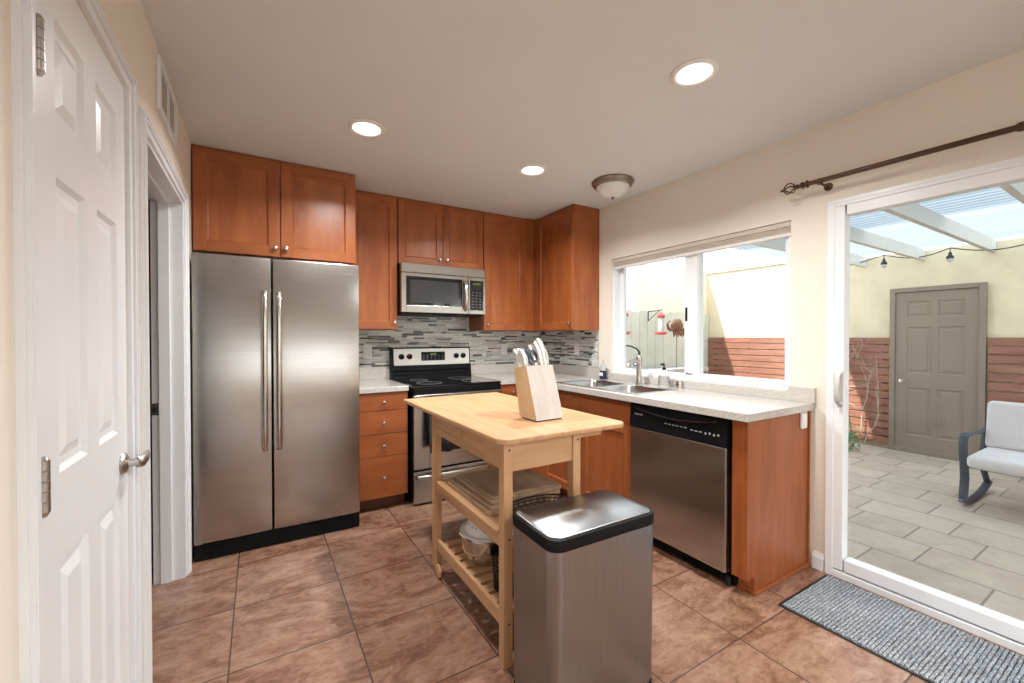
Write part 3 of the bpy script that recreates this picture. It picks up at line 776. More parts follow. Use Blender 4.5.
# ---- range
t = thing('range_oven', 'freestanding stainless and black electric range with glass cooktop', 'oven', (1.335, -.655, 0))
RW = .766
b = MB(); b.box(0, 0, .02, RW, .60, .898, .002); b.build('body', 'black_plastic', t)
b = MB(); b.box(-.010 + .008, -.028, .893, RW + .002, .575, .912, .006); cook = b.build('cooktop', 'black_gloss', t)
for (x, y, r) in ((.19, .14, .10), (.57, .14, .085), (.19, .40, .075), (.57, .40, .10)):
    b = MB(); b.tube([(x + r * math.cos(a), y + r * math.sin(a), .9122) for a in [2 * PI * k / 40 for k in range(40)]], .0012, 4, closed=True); b.build('burner_ring', 'second_shelf_grey', cook)
# back guard
PX = Matrix(((0, 0, 1, 0), (1, 0, 0, 0), (0, 1, 0, 0), (0, 0, 0, 1)))
b = MB(); b.prism([(.555, .905), (.640, .905), (.640, 1.190), (.594, 1.190), (.583, 1.03), (.568, 1.02)], .001, RW - .001, M=PX)
for k in range(2): b.tube([(.01, .563 - .004 * k, .945 + .04 * k), (RW - .01, .563 - .004 * k, .945 + .04 * k)], .006, 8)
b.build('back_guard', 'black_plastic', t)
b = MB(); b.prism([(.574, 1.030), (.590, 1.030), (.600, 1.178), (.586, 1.178)], .022, RW - .012, M=PX, bev=.002)
cpn = b.build('control_fascia', 'steel_brushed', t)
def tilt(z): return .574 + (z - 1.030) * .012 / .148
for x in (.092, .165, .618, .690):
    b = MB(); z = 1.108; y = tilt(z) - .001
    b.lathe([(.024, 0), (.025, .004), (.020, .007), (.018, .022), (.012, .025), (.001, .025)], (x, y, z), '-Y', 22)
    b.box(x - .004, y - .030, z - .018, x + .004, y - .022, z + .018, .002)
    b.build('burner_knob', 'black_plastic', cpn)
b = MB(); b.box(.275, tilt(1.11) - .010, 1.068, .500, tilt(1.11) + .006, 1.148, .003); ds = b.build('display_panel', 'black_plastic', cpn)
b = MB(); b.box(.355, tilt(1.11) - .0108, 1.118, .415, tilt(1.11) - .0100, 1.134); b.build('clock', 'clock_glow', ds)
for r in range(3):
    for c in range(6): MB().box(.287 + c * .036 + (.0 if c < 2 else .006), tilt(1.11) - .0108, 1.078 + r * .017, .300 + c * .036, tilt(1.11) - .0100, 1.082 + r * .017).build('button', 'second_shelf_grey', cpn)
# oven door
b = MB(); b.box(.004, -.032, .845, RW - .004, 0, .890, .004); b.build('vent_rail', 'black_plastic', t)
b = MB(); front_frame(b, .003, RW - .003, .275, .842, -.040, -.001, .125, .125, .115, .13, .004); d = b.build('oven_door', 'steel_brushed', t)
b = MB(); b.box(.125, -.037, .385, RW - .125, -.004, .715, .002); b.build('oven_window', 'black_gloss', d)
b = MB(); yy = -.082
b.tube([(.035, -.038, .800), (.05, -.070, .803), (.085, yy, .805), (.38, yy - .006, .806), (RW - .085, yy, .805), (RW - .05, -.070, .803), (RW - .035, -.038, .800)], .0125, 12, flat=(1.2, .9)); b.build('handle', 'nickel', d)
b = MB(); b.box(.003, -.040, .016, RW - .003, -.001, .262, .005); d = b.build('storage_drawer', 'steel_brushed', t)
b = MB(); b.tube([(.022, -.036, .222), (.030, -.062, .222), (.06, -.068, .222), (RW / 2, -.074, .222), (RW - .06, -.068, .222), (RW - .030, -.062, .222), (RW - .022, -.036, .222)], .012, 12, flat=(1.2, .9)); b.build('handle', 'nickel', d)
# towel over the oven handle
rings = []
cols = 16
def towel_sheet():
    b = MB(); x0, x1 = 1.335 + .098, 1.335 + .275
    prof = [(-.655 - .112, .415), (-.655 - .112, .52), (-.655 - .110, .62), (-.655 - .108, .72), (-.655 - .107, .79), (-.655 - .102, .815), (-.655 - .088, .8235), (-.655 - .070, .815), (-.655 - .0635, .79), (-.655 - .058, .70), (-.655 - .056, .56)]
    bm = bmesh.new(); g = []
    for j, (y, z) in enumerate(prof):
        row = []
        for i in range(cols + 1):
            u = i / cols; amp = .007 * min(1, abs(z - .82) / .15)
            dz = .012 * math.sin(u * 5) if j == 0 else 0
            row.append(bm.verts.new((x0 + (x1 - x0) * u + .006 * math.sin(z * 9), y - amp * (1 + math.sin(u * 17 + z * 3)) * (1 if j < 6 else -.0), z + dz)))
        g.append(row)
    for a, c in zip(g, g[1:]):
        for i in range(cols): bm.faces.new((a[i], a[i + 1], c[i + 1], c[i]))
    b._merge(bm, 0, True); return b
o = towel_sheet().build('dish_towel', 'towel_cloth'); md = o.modifiers.new('s', 'SOLIDIFY'); md.thickness = .004; md.offset = 0
tag(o, 'dark charcoal dish towel hanging over the oven door handle', 'towel')

# ---- outlets
def outlet(loc, rz, label, group=None):
    t = thing('outlet_cover', label, 'outlet', loc, rz, group)
    b = MB(); b.box(-.036, -.006, -.058, .036, 0, .058, .002); b.build('plate', 'white_plastic', t)
    b = MB()
    for z in (-.022, .022): b.box(-.017, -.008, z - .015, .017, -.005, z + .015, .003)
    b.build('socket', 'white_vinyl', t)
    b = MB()
    for z in (-.022, .022):
        for x in (-.006, .006): b.box(x - .001, -.0086, z - .003, x + .001, -.0078, z + .006)
    b.build('slots', 'dark_gap', t)
outlet((1.15, -.0085, 1.155), 0, 'white outlet cover on mosaic tiles left of the range')
outlet((2.515, -.0085, 1.155), 0, 'white outlet cover on mosaic tiles right of the range')
outlet((XR - .0085, -.615, 1.165), -PI / 2, 'white outlet cover on mosaic tiles on the window wall')
t = thing('outlet_cover', 'small white outlet cover on the side of end cabinet', 'outlet', (2.905, -2.624, .825))
b = MB(); b.box(-.030, -.012, -.045, .030, 0, .045, .003); b.build('plate', 'white_plastic', t)
b = MB(); b.box(-.014, -.0145, -.024, .014, -.0118, .024, .002); b.build('socket', 'white_vinyl', t)

# ================================================================ LIGHTS
def recessed(x, y, label):
    t = thing('recessed_light', label, 'ceiling light', (x, y, HC), 0, 'recessed ceiling lights')
    b = MB(); b.lathe([(.098, -.0005), (.098, -.004), (.090, -.009), (.078, -.010), (.072, -.006), (.070, -.002), (.070, -.0005)], n=40); b.build('trim_ring', 'white_plastic', t)
    b = MB(); b.lathe([(.071, -.001), (.069, -.006), (.05, -.012), (.001, -.015)], n=32); b.build('lamp_lens', 'lamp_glow', t)
    light('lamp', 'AREA', (0, 0, -.022), LAMP_W, (1, .985, .965), .13, parent=t, spread=2.6)
recessed(.862, -1.352, 'round lit recessed ceiling light in front of the refrigerator cabinet')
recessed(1.975, -1.345, 'round lit recessed ceiling light in front of the microwave')
recessed(1.985, -2.600, 'round lit recessed ceiling light nearest the patio door')
for (x, y) in ((.86, -4.6), (2.0, -4.6), (.86, -6.6), (2.0, -6.6)):  # four unseen lamps added behind the camera to brighten the kitchen
    recessed(x, y, 'added unseen recessed fill light behind the viewer')
t = thing('flush_ceiling_light', 'unlit flush dome ceiling light with metal rim near the corner cabinet', 'ceiling light', (2.610, -1.470, HC))
b = MB(); b.lathe([(.150, -.0005), (.156, -.010), (.150, -.020), (.142, -.024), (.142, -.034), (.132, -.042), (.122, -.044), (.118, -.03)], n=48); b.build('metal_rim', 'pewter', t)
b = MB(); b.lathe([(.124, -.036), (.119, -.055), (.103, -.080), (.078, -.100), (.045, -.113), (.001, -.118)], n=40); b.build('glass_shade', 'frosted_shade', t)
b = MB(); b.lathe([(.012, -.116), (.012, -.122), (.006, -.126), (.008, -.132), (.001, -.138)], n=16); b.build('finial', 'pewter', t)

# ---- vent on the left wall
t = thing('wall_vent', 'white rectangular air vent grille high on the left wall', 'vent', (0, -1.40, 2.30))
b = MB(); frame_rect(b, .0005, .012, -.205, .205, -.108, .108, .028, bev=.002); b.box(.0005, -.010, -.08, .010, .010, .08); b.build('frame', 'white_paint', t)
b = MB(); b.box(.0005, -.177, -.080, .002, .177, .080); b.build('duct_opening', 'dark_gap', t)
b = MB()
for k in range(22):
    y = -.172 + k * .0164
    b.box(.0022, y - .003, -.079, .0032, y + .003, .079)
b.build('louvres', 'beige_plastic', t)

# ---- curtain rod
t = thing('curtain_rod', 'dark bronze curtain rod with cage finial above the sliding door', 'curtain rod', (2.89, -2.62, 2.110))
b = MB(); b.cyl((0, -.03, 0), (0, -.76, -.008), .0125, n=16); b.build('rod', 'bronze', t)
b = MB(); b.cyl((0, -.76, -.008), (0, -2.2, -.010), .0155, n=16); b.lathe([(.018, 0), (.018, .015)], (0, -.765, -.008), '-Y', 16); b.build('outer_rod', 'bronze', t)
b = MB()
b.lathe([(.012, 0), (.020, .004), (.020, .010), (.012, .014), (.012, .022), (.018, .026), (.018, .036), (.010, .042), (.010, .052), (.015, .056), (.008, .062)], (0, -.034, 0), 'Y', 16)
for k in range(5):
    a = 2 * PI * k / 5
    b.tube([(.030 * math.sin(PI * u) * math.cos(a + u * 1.2), .026 + .07 * u, .030 * math.sin(PI * u) * math.sin(a + u * 1.2)) for u in [i / 8 for i in range(9)]], .0034, 6)
b.lathe([(.004, 0), (.008, .004), (.003, .008), (.007, .012), (.001, .018)], (0, .094, 0), 'Y', 10)
b.build('finial', 'bronze', t)
b = MB(); b.cyl((.0, -.085, -.014), (.099, -.085, -.014), .006); b.lathe([(.022, 0), (.020, .006), (.008, .010)], (.0995, -.085, -.014), '-X', 16); b.lathe([(.017, -.01), (.017, .010)], (0, -.085, -.004), 'Y', 16)
b.build('bracket', 'bronze', t)

# ---- raised cellular shade
t = thing('window_shade', 'taupe cellular shade raised to the top of window', 'window shade', (3.0, 0, 0))
b = MB(); b.box(-.002, WN0 + .003, 1.930, .044, WN1 - .003, WNZ1 - .003, .003); b.build('headrail', 'shade_fabric', t)
b = MB()
for k in range(4): b.box(.004 + .001 * (k % 2), WN0 + .006, 1.894 + k * .009, .042 - .001 * (k % 2), WN1 - .006, 1.9015 + k * .009, .003)
b.build('folded_fabric', 'shade_fabric', t)
b = MB(); b.box(.0, WN0 + .005, 1.874, .042, WN1 - .005, 1.893, .003); b.build('bottom_rail', 'white_plastic', t)

# ================================================================ CART
t = thing('kitchen_cart', 'light birch kitchen cart with drawer and open shelves', 'cart', (1.14, -2.39, 0))
X = lambda v: v - 1.14
Y = lambda v: v + 2.39
ZU, ZT = .870, .893
b = MB(); b.prism([(X(x), Y(y)) for x, y in rrect(1.118, -2.408, 1.786, -1.165, .05, 6, rs=(.02, .012, .055, .045))], ZU, ZT, bev=.006, smooth=False)
b.build('tabletop', 'birch_y', t)
LW = .040; xl, xr_, yn, yf = 1.142, 1.482, -2.390, -1.648
def leg(x, y, z0): b = MB(); b.box(X(x), Y(y), z0, X(x) + LW, Y(y) + LW, ZU - .0005, .002); return b
for (x, y, z0) in ((xl, yn, .0005), (xr_, yn, .0005), (xl, yf, .055), (xr_, yf, .055)):
    o = leg(x, y, z0).build('leg', 'birch_z', t)
    b = MB()
    for z in ((.845, .50, .17) if y == yn else (.845, .49, .17)):
        b.cyl((X(x) + .024, Y(y) - .0006, z), (X(x) + .024, Y(y) + .004, z), .0045, n=10)
    if y == yn: b.build('screw_head', 'dark_gap', o)
for x in (xl + .006, xr_ + .018):
    b = MB(); b.lathe([(.030, 0), (.034, .003), (.034, .012), (.030, .014)], (X(x), Y(yf) - .018, .0345), 'X', 26)
    b.lathe([(.008, -.002), (.008, .016)], (X(x), Y(yf) - .018, .0345), 'X', 12); b.build('wheel', 'birch_x', t)
# aprons
b = MB(); b.box(X(xl + LW), Y(yn) + .008, .758, X(xr_), Y(yn) + .028, ZU - .001, .001); b.build('apron', 'birch_x', t)
b = MB(); b.box(X(xl + LW), Y(yf) + .012, .758, X(xr_), Y(yf) + .030, ZU - .001, .001); b.build('apron', 'birch_x', t)
b = MB(); b.box(X(xr_ + .012), Y(yn + LW), .758, X(xr_ + .030), Y(yf), ZU - .001, .001); b.build('apron', 'birch_y', t)
# left side: drawer opening above a rail
b = MB(); b.box(X(xl + .008), Y(yn + LW), .765, X(xl + .028), Y(-1.993), ZU - .001, .001)
b.box(X(xl + .008), Y(-1.993), .765, X(xl + .028), Y(yf), .800, .001)
b.build('apron', 'birch_y', t)
b = MB(); b.box(X(xl + .004), Y(-1.990), .805, X(xl + .024), Y(yf - .003), .860, .0015); b.box(X(xl + .024), Y(-1.985), .808, X(xl + .30), Y(yf - .01), .85); b.build('drawer', 'birch_y', t)
# shelves
def rails(z0, z1, dx=0):
    b = MB()
    b.box(X(xl + .010), Y(yn + LW), z0, X(xl + .028), Y(yf), z1, .001); b.box(X(xr_ + .010), Y(yn + LW), z0, X(xr_ + .028), Y(yf), z1, .001)
    return b
rails(.455, .500).build('shelf_rail', 'birch_y', t)
b = MB(); b.prism([(X(x), Y(y)) for x, y in rrect(xl + .002, -2.325, xr_ + .036, yf - .006, .02, 5)], .5005, .516, bev=.004); b.build('shelf_board', 'birch_y', t)
rails(.145, .200).build('shelf_rail', 'birch_y', t)
b = MB()
n = 9
for k in range(n):
    y0 = yn + LW + .012 + k * ((yf - .012) - (yn + LW + .012)) / n
    b.box(X(xl + .029), Y(y0), .172, X(xr_ + .009), Y(y0 + .056), .186, .002)
b.build('slatted_shelf', 'birch_x', t)
for yy in (yn, yf):
    b = MB(); b.box(X(xr_ + LW), Y(yy + .01), .848, X(xr_ + LW + .13), Y(yy + .03), .869, .002); b.build('leaf_support', 'birch_x', t)

# cutting boards on the shelf
def cboard(x0, y0, x1, y1, z0, th, rz, label, groove=False):
    cx, cy = (x0 + x1) / 2, (y0 + y1) / 2; w, h = x1 - x0, y1 - y0
    t = thing('cutting_board', label, 'cutting board', (cx, cy, z0), rz)
    b = MB(); b.prism(rrect(-w / 2, -h / 2, w / 2, h / 2, .018, 5), 0, th, bev=.003); o = b.build('board', 'board_wood', t)
    if groove:
        b = MB(); b.tube([(x, y, th + .0003) for x, y in rrect(-w / 2 + .02, -h / 2 + .02, w / 2 - .02, h / 2 - .02, .012, 4)], .0018, 5, closed=True); b.build('juice_groove', 'block_side', o)
cboard(1.178, -2.200, 1.565, -1.735, .517, .021, .0, 'wooden cutting board on the cart shelf, bottom of the stack')
cboard(1.186, -2.195, 1.570, -1.755, .539, .017, .02, 'wooden cutting board in the middle of the cart shelf stack')
cboard(1.200, -2.185, 1.585, -1.780, .557, .018, -.01, 'grooved wooden cutting board lying on top of the stack', True)

# black wire basket on the shelf
def wire_basket(name, label, cx, cy, z, rx, ry, h, rz=0, n=22, m=5, flare=1.15):
    t = thing(name, label, 'basket', (cx, cy, z), rz)
    b = MB()
    for j in range(m + 1):
        u = j / m; k = 1 + (flare - 1) * u
        b.tube([(rx * k * math.cos(a), ry * k * math.sin(a), .003 + h * u) for a in [2 * PI * i / 28 for i in range(28)]], .0035 if j in (0, m) else .002, 6, closed=True)
    for i in range(n):
        a = 2 * PI * i / n
        b.tube([(rx * math.cos(a), ry * math.sin(a), .003), (rx * flare * math.cos(a + .22), ry * flare * math.sin(a + .22), .003 + h)], .0018, 5)
        b.tube([(rx * math.cos(a), ry * math.sin(a), .003), (rx * flare * math.cos(a - .22), ry * flare * math.sin(a - .22), .003 + h)], .0018, 5)
    b.build('wire_mesh', 'dark_iron', t)
    b = MB(); b.lathe([(rx * .98, .002), (rx * .98, .004)], n=24, M=Matrix.Diagonal((1, ry / rx, 1, 1))); b.build('base', 'black_plastic', t)
    return t
wb = wire_basket('wire_basket', 'black wire basket at the near end of cart shelf', 1.370, -2.262, .517, .125, .050, .042, n=24, m=3)
wire_basket('wire_basket', 'round black wire basket on the bottom slatted shelf of cart', 1.300, -2.200, .187, .085, .085, .110, n=20, m=7, flare=1.08)

# steel pot with white colander on top
t = thing('mixing_bowl', 'round stainless steel bowl on the bottom shelf of cart', 'bowl', (1.318, -1.93, .187))
b = MB(); b.lathe([(.070, .0), (.100, .006), (.124, .035), (.134, .075), (.135, .128), (.140, .131), (.138, .134), (.132, .130), (.130, .07), (.118, .037), (.07, .008), (.001, .006)], n=44); b.build('bowl', 'pot_steel', t)
t = thing('colander', 'white plastic colander turned upside down over the steel bowl', 'colander', (1.318, -1.93, .3225))
b = MB(); b.lathe([(.136, .0), (.142, .004), (.140, .010), (.118, .013), (.108, .030), (.098, .060), (.080, .084), (.052, .098), (.001, .102)], n=44)
for s in (-1, 1): b.box(s * .130 - .018, -.03, .002, s * .130 + .024, .03, .010, .003)
b.build('shell', 'white_plastic', t)
b = MB()
for j, (r, z) in enumerate(((.1025, .045), (.089, .072))):
    for k in range(26 - 4 * j):
        a = 2 * PI * k / (26 - 4 * j)
        b.cyl((r * math.cos(a), r * math.sin(a), z), ((r + .0035) * math.cos(a), (r + .0035) * math.sin(a), z + .002), .0035, n=8)
b.build('drain_holes', 'second_shelf_grey', t)

# ---- knife block
KRZ = .03
KBL = (1.424, -2.199, ZT + .0005)     # front left bottom corner
KB = thing('knife_block', 'pale wooden knife block standing on the cart top', 'knife block', KBL, KRZ)
kw = .158
prof = [(0, .006), (.136, .006), (.140, .02), (.190, .235), (.084, .253)]
b = MB()
b.prism(prof, 0, kw, M=PX)
for f in b.bm.faces:
    f.normal_update(); f.material_index = 1 if abs(f.normal.x) > .7 else 0
b.build('block', ['block_wood', 'block_side'], KB)
b = MB(); b.box(.006, .008, 0, kw - .006, .130, .006); b.build('base_pad', 'black_rubber', KB)
kbm = Matrix.Translation(KBL) @ Matrix.Rotation(KRZ, 4, 'Z')
TD = Vector((-.06, .50, 1)).normalized()
def ktop(iy): return .253 - (iy - .084) * .17
def knife(ix, iy, L, r, label):
    t = thing('kitchen_knife', label, 'knife', kbm @ Vector((ix, iy, ktop(iy) + .001)), KRZ)
    b = MB(); pts = []; rs = []
    for k in range(9):
        u = k / 8; pts.append(TD * (L * u + .002) + Vector((0, 1, .1)) * (-.012 * math.sin(PI * u)))
        rs.append(r * (.75 + .35 * math.sin(PI * min(1, u * 1.15)) + (.25 if u > .85 else 0)))
    b.tube(pts, rs, 12, flat=(1.5, .62)); b.build('handle', 'knife_steel', t)
    b = MB(); b.tube([TD * -.035, TD * .004], r * .6, 8, flat=(1.3, .3)); b.build('blade', 'pot_steel', t)
for k in [(.140, .106, .140, .0125, 'largest silver-handled knife at the right of the knife block'),
      (.120, .112, .125, .0115, 'silver-handled knife just left of the largest one in the block'),
      (.100, .135, .110, .0105, 'silver-handled knife directly right of the scissors in the block'),
      (.016, .106, .085, .0100, 'silver-handled knife at the left front of the block'),
      (.014, .126, .090, .0100, 'silver-handled knife second from front on the left of the block'),
      (.016, .156, .092, .0095, 'silver-handled knife third from front on the left of the block'),
      (.050, .165, .090, .0095, 'short silver-handled knife behind the scissors in the block')]: knife(*k)
t = thing('kitchen_scissors', 'kitchen scissors with dark blue loop handles in the knife block', 'scissors', kbm @ Vector((.060, .112, ktop(.112) + .001)), KRZ)
for s_ in (-1, 1):
    b = MB(); b.tube([Vector((s_ * .024 + .018 * math.cos(a), 0, 0)) + TD * (.052 + .030 * math.sin(a)) for a in [2 * PI * i / 20 for i in range(20)]], .0055, 8, closed=True)
    b.tube([Vector((s_ * .016, 0, 0)) + TD * .028, Vector((s_ * .004, 0, 0)) + TD * .006, TD * -.03], .0055, 8); b.build('loop_handle', 'slate_metal', t)
b = MB(); b.tube([TD * .018, TD * -.05], .006, 8, flat=(1, .4)); b.build('blades', 'pot_steel', t)

# ---- trash can
t = thing('trash_can', 'rectangular stainless steel trash can with black-rimmed lid', 'trash can', (1.360, -2.597, 0), -.02)
tw, td = .2365, .140
b = MB(); rr = .045
b.loft([[(x, y, z) for x, y in rrect(-tw + m, -td + m, tw - m, td - m, rr, 8)] for m, z in ((.006, .02), (.003, .05), (0, .602))]); b.build('body', 'steel_can', t)
b = MB(); b.loft([[(x, y, z) for x, y in rrect(-tw + m, -td + m, tw - m, td - m, rr, 8)] for m, z in ((.004, .001), (.002, .003), (.002, .02))]); b.build('base_ring', 'black_plastic', t)
b = MB(); b.loft([[(x, y, z) for x, y in rrect(-tw + m, -td + m, tw - m, td - m, rr, 8)] for m, z in ((.004, .602), (-.001, .605), (-.002, .634), (.0, .640), (.006, .642), (.012, .640))]); lid = b.build('lid_rim', 'black_plastic', t)
b = MB(); b.loft([[(x, y, z) for x, y in rrect(-tw + m, -td + m, tw - m, td - m, rr - m * .5, 8)] for m, z in ((.010, .638), (.010, .644), (.013, .646))]); b.build('lid_panel', 'steel_can', lid)

# ---- door mat
t = thing('door_mat', 'ribbed grey-blue runner mat in front of the sliding door', 'mat', (2.705, -3.45, 0))
mx0, mx1, my0, my1 = -.245, .245, -.83, .727
b = MB(); b.box(mx0, my0, .0008, mx1, my1, .006, .002); b.build('backing', 'black_rubber', t)
b = MB(); y = my0 + .012
while y < my1 - .014:
    n = 26; rings = []
    for i in range(n + 1):
        x = mx0 + .010 + (mx1 - mx0 - .020) * i / n; z = .013 + random.uniform(-.0008, .0012); yo = random.uniform(-.0012, .0012)
        rings.append([(x, y + yo - .001, .005), (x, y + yo, z - .002), (x, y + yo + .005, z + .0015), (x, y + yo + .010, z - .002), (x, y + yo + .011, .005)])
    b.loft(rings); y += .0138
b.build('ribbed_pile', 'rug_pile', t)

# ================================================================ OUTDOORS
b = MB(); b.box(XE - .0, YB - 3, ZF - .1, 9.2, 4.2, ZF); struct(b, 'patio_paving', 'patio_stone', 'grey tan stamped stone patio paving outside', 'paving')
b = MB(); b.box(XE - .02, SL0 - .2, ZF, XE + .12, SL1 + .15, -.03); b.box(-1.6, YB, ZF - .1, XE, .12, -.101); struct(b, 'door_step', 'stone_cap', 'low concrete step under the sliding door', 'step')
b = MB(); b.box(XO, YB - 3, ZF, XO + .3, 1.05, 2.36); b.box(XO + .001, -.80, 2.36, XO + .299, 1.05, 2.44); b.box(XO - .03, -.80, 2.44, XO + .33, 1.08, 2.47, mi=1); struct(b, 'wall_patio_far', ['stucco', 'pergola_paint'], 'textured yellow cream stucco wall across the patio', 'wall')
b = MB(); b.box(5.55, 1.00, ZF, XO, 1.25, 2.47); struct(b, 'wall_patio_side', 'stucco_side', 'pale stucco wall rising behind the board fence', 'wall')
b = MB(); b.box(3.2, 2.2, ZF, 6.4, 2.4, 2.9); struct(b, 'wall_neighbour', 'stucco_side', 'pale neighbouring house wall far behind the fence', 'wall')
# board fence
t = thing('board_fence', 'pale grey-beige vertical board fence below the stucco wall', 'fence', (3.3, .96, ZF))
b = MB(); x = 0; rnd = random.Random(3)
while x < XO - 3.3 - .02:
    wd = .19; h = 1.87 + rnd.uniform(-.02, .02)
    b.box(x + .003, -.012, 0, min(x + wd - .003, XO - 3.3 - .01), .010, h, .002); x += wd
b.build('boards', 'fence_paint', t)
b = MB(); b.box(0, .012, 1.5, XO - 3.31, .035, 1.6); b.box(0, .012, .4, XO - 3.31, .035, .5); b.build('rail', 'fence_paint', t)
# raised planter in front of the fence
t = thing('raised_planter', 'long wooden raised planter with grey cap in front of the board fence', 'planter', (3.6, .55, ZF))
b = MB()
for k in range(6): b.box(0, 0, .02 + k * .145, 3.15, .03, .155 + k * .145, .003)
b.build('slat_front', 'grey_brown_wood', t)
b = MB(); b.box(-.02, -.02, .895, 3.17, .36, .955, .004); b.build('cap', 'stone_cap', t)
# horizontal slat panels
def slats(name, label, y0, y1):
    t = thing(name, label, 'fence panel', (XO - .008, y0, ZF))
    b = MB(); L = y1 - y0
    y = .05
    while y < L:
        b.box(-.022, y - .02, .09, -.001, y + .02, 1.44); y += .6
    b.build('batten', 'cherry_dark', t)
    b = MB(); z = .06
    while z < 1.42:
        b.box(-.045, 0, z, -.0225, L, z + .088, .003, rot=Matrix.Rotation(random.uniform(-.003, .003), 4, 'X')); z += .1
    b.build('slat', 'slat_wood', t)
slats('slat_panel', 'reddish horizontal wood slat panel left of the taupe door', -1.636, .93)
slats('slat_panel', 'reddish horizontal wood slat panel right of the taupe door behind seat', -6.5, -2.495)
# exterior door
t = thing('door_3', 'taupe exterior door in the stucco wall across the patio', 'door', (XO - .004, -2.435, ZF), kind='structure')
b = MB(); frame_rect(b, -.06, .0, -.045, .800, .0, 2.075, .055, bev=.004); b.build('door_frame', 'taupe_paint', t)
b = MB(MB().xf)
b.xf = Matrix.Translation((-.008, .745, 0)) @ Matrix.Rotation(PI, 4, 'Z')
pd = panel_door(.735, 2.015, .030, [(.11, .34), (.395, .625)], [(.22, .82), (1.00, 1.58), (1.70, 1.90)])
pd.bm.transform(Matrix.Translation((-.040, .745, .0)) @ Matrix.Rotation(PI, 4, 'Z')); bmesh.ops.recalc_face_normals(pd.bm, faces=pd.bm.faces)
pd.build('door_slab', 'taupe_paint', t)
b = MB(); b.lathe([(.026, 0), (.026, .005), (.011, .010), (.011, .030), (.026, .038), (.030, .050), (.024, .062), (.001, .066)], (-.042, .670, .90), '-X', 20); b.build('door_handle', 'nickel', t)

# patio cover: beams and ribbed translucent roof
t = thing('patio_cover', 'pale patio cover with beams and ribbed translucent roof sheet', 'patio cover', (3.14, 0, 2.235))
for k in range(10):
    y = -1.370 - .585 * k
    b = MB(); b.box(0.0, y, 0, XO - 3.14 - .003, y + .045, .135, .002); b.build('beam', 'pergola_paint', t)
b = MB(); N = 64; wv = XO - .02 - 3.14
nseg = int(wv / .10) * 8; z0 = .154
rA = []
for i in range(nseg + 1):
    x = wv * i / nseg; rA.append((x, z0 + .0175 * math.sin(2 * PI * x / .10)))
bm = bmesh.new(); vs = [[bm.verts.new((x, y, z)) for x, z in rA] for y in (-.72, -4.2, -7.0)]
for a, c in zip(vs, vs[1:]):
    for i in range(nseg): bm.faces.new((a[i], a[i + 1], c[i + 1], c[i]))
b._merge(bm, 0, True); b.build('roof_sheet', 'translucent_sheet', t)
b = MB(); b.box(0, -7.0, -.02, -.001, -.72, .13); b.build('ledger', 'pergola_paint', t)
# string lights
t = thing('string_lights', 'dark string lights draped along the far patio wall', 'string lights', (7.2, 0, 0))
b = MB(); anchors = [(-.6, 2.30), (-1.62, 2.335), (-2.22, 2.315), (-2.95, 2.30), (-3.8, 2.30)]
pts = []
for (a, za), (c, zc) in zip(anchors, anchors[1:]):
    for i in range(8):
        u = i / 8; pts.append((0, a + (c - a) * u, za + (zc - za) * u - .075 * math.sin(PI * u)))
b.tube(pts, .006, 6); b.build('cord', 'black_rubber', t)
for (y, z) in anchors[1:4]:
    b = MB(); b.tube([(0, y, z), (0, y, z - .05)], .005, 6); b.lathe([(.014, 0), (.016, .03), (.03, .045), (.034, .07), (.028, .072)], (0, y, z - .05 - .0), '-Y', 14, M=Matrix.Rotation(PI, 4, 'X')); o = b.build('socket', 'dark_iron', t)
    b = MB(); b.lathe([(.012, -.066), (.024, -.085), (.027, -.10), (.020, -.122), (.001, -.13)], (0, y, z - .04), n=14); b.build('bulb', 'clear_grey', o)

# rocking loveseat
t = thing('rocking_loveseat', 'slate metal rocking loveseat with pale cushions on the patio', 'loveseat', (5.95, -2.70, ZF))
def side(y):
    b = MB()
    b.tube([(-.33, y, .60), (-.37, y, .615), (-.43, y, .60), (-.455, y, .55), (-.45, y, .47), (-.42, y, .36), (-.40, y, .24), (-.43, y, .10), (-.44, y, .055)], .030, 10, flat=(.35, 1.0)); o = b.build('front_leg', 'slate_metal', t)
    b = MB(); b.tube([(-.36, y, .612), (-.2, y, .600), (0, y, .585), (.18, y, .585), (.25, y, .575)], .028, 10, flat=(.35, 1.0)); b.build('armrest', 'slate_metal', t)
    b = MB(); b.tube([(-.46, y, .045), (-.36, y, .022), (-.22, y, .012), (-.05, y, .012), (.12, y, .022), (.26, y, .045), (.36, y, .078)], .030, 10, flat=(.32, 1.0)); b.build('rocker', 'slate_metal', t)
    b = MB(); b.tube([(.24, y, .60), (.21, y, .53), (.19, y, .48), (.16, y, .36), (.20, y, .20), (.33, y, .07)], .024, 10, flat=(.5, 1.0)); b.build('rear_leg', 'slate_metal', t)
for y in (-.0, -1.28): side(y)
b = MB(); b.box(-.40, -1.28, .33, -.34, 0, .365, .004); b.box(.10, -1.28, .31, .16, 0, .345, .004)
for k in range(12): b.box(-.36, -.09 - k * .1, .340, .12, -.06 - k * .1, .350)
b.build('seat_frame', 'slate_metal', t)
def cushion(x0, x1, y0, y1, z0, z1, bev): b = MB(); b.box(x0, y0, z0, x1, y1, z1, bev, 0, 4, smooth=True); return b
cushion(-.49, .14, -1.255, -.022, .345, .455, .040).build('seat_cushion', 'cushion_fabric', t, sharp=False)
b = MB(); rot = Matrix.Rotation(.20, 4, 'Y')
b.box(.10, -1.255, .44, .20, -.022, .87, .040, 0, 4, rot=rot, smooth=True)
bc = b.build('back_cushion', 'cushion_fabric', t, sharp=False)
b = MB()
for y in (-.335, -.635, -.935): b.lathe([(.014, 0), (.014, .004), (.001, .006)], (.095, y, .66), '-X', 12)
b.build('tuft_button', 'cushion_fabric', bc)
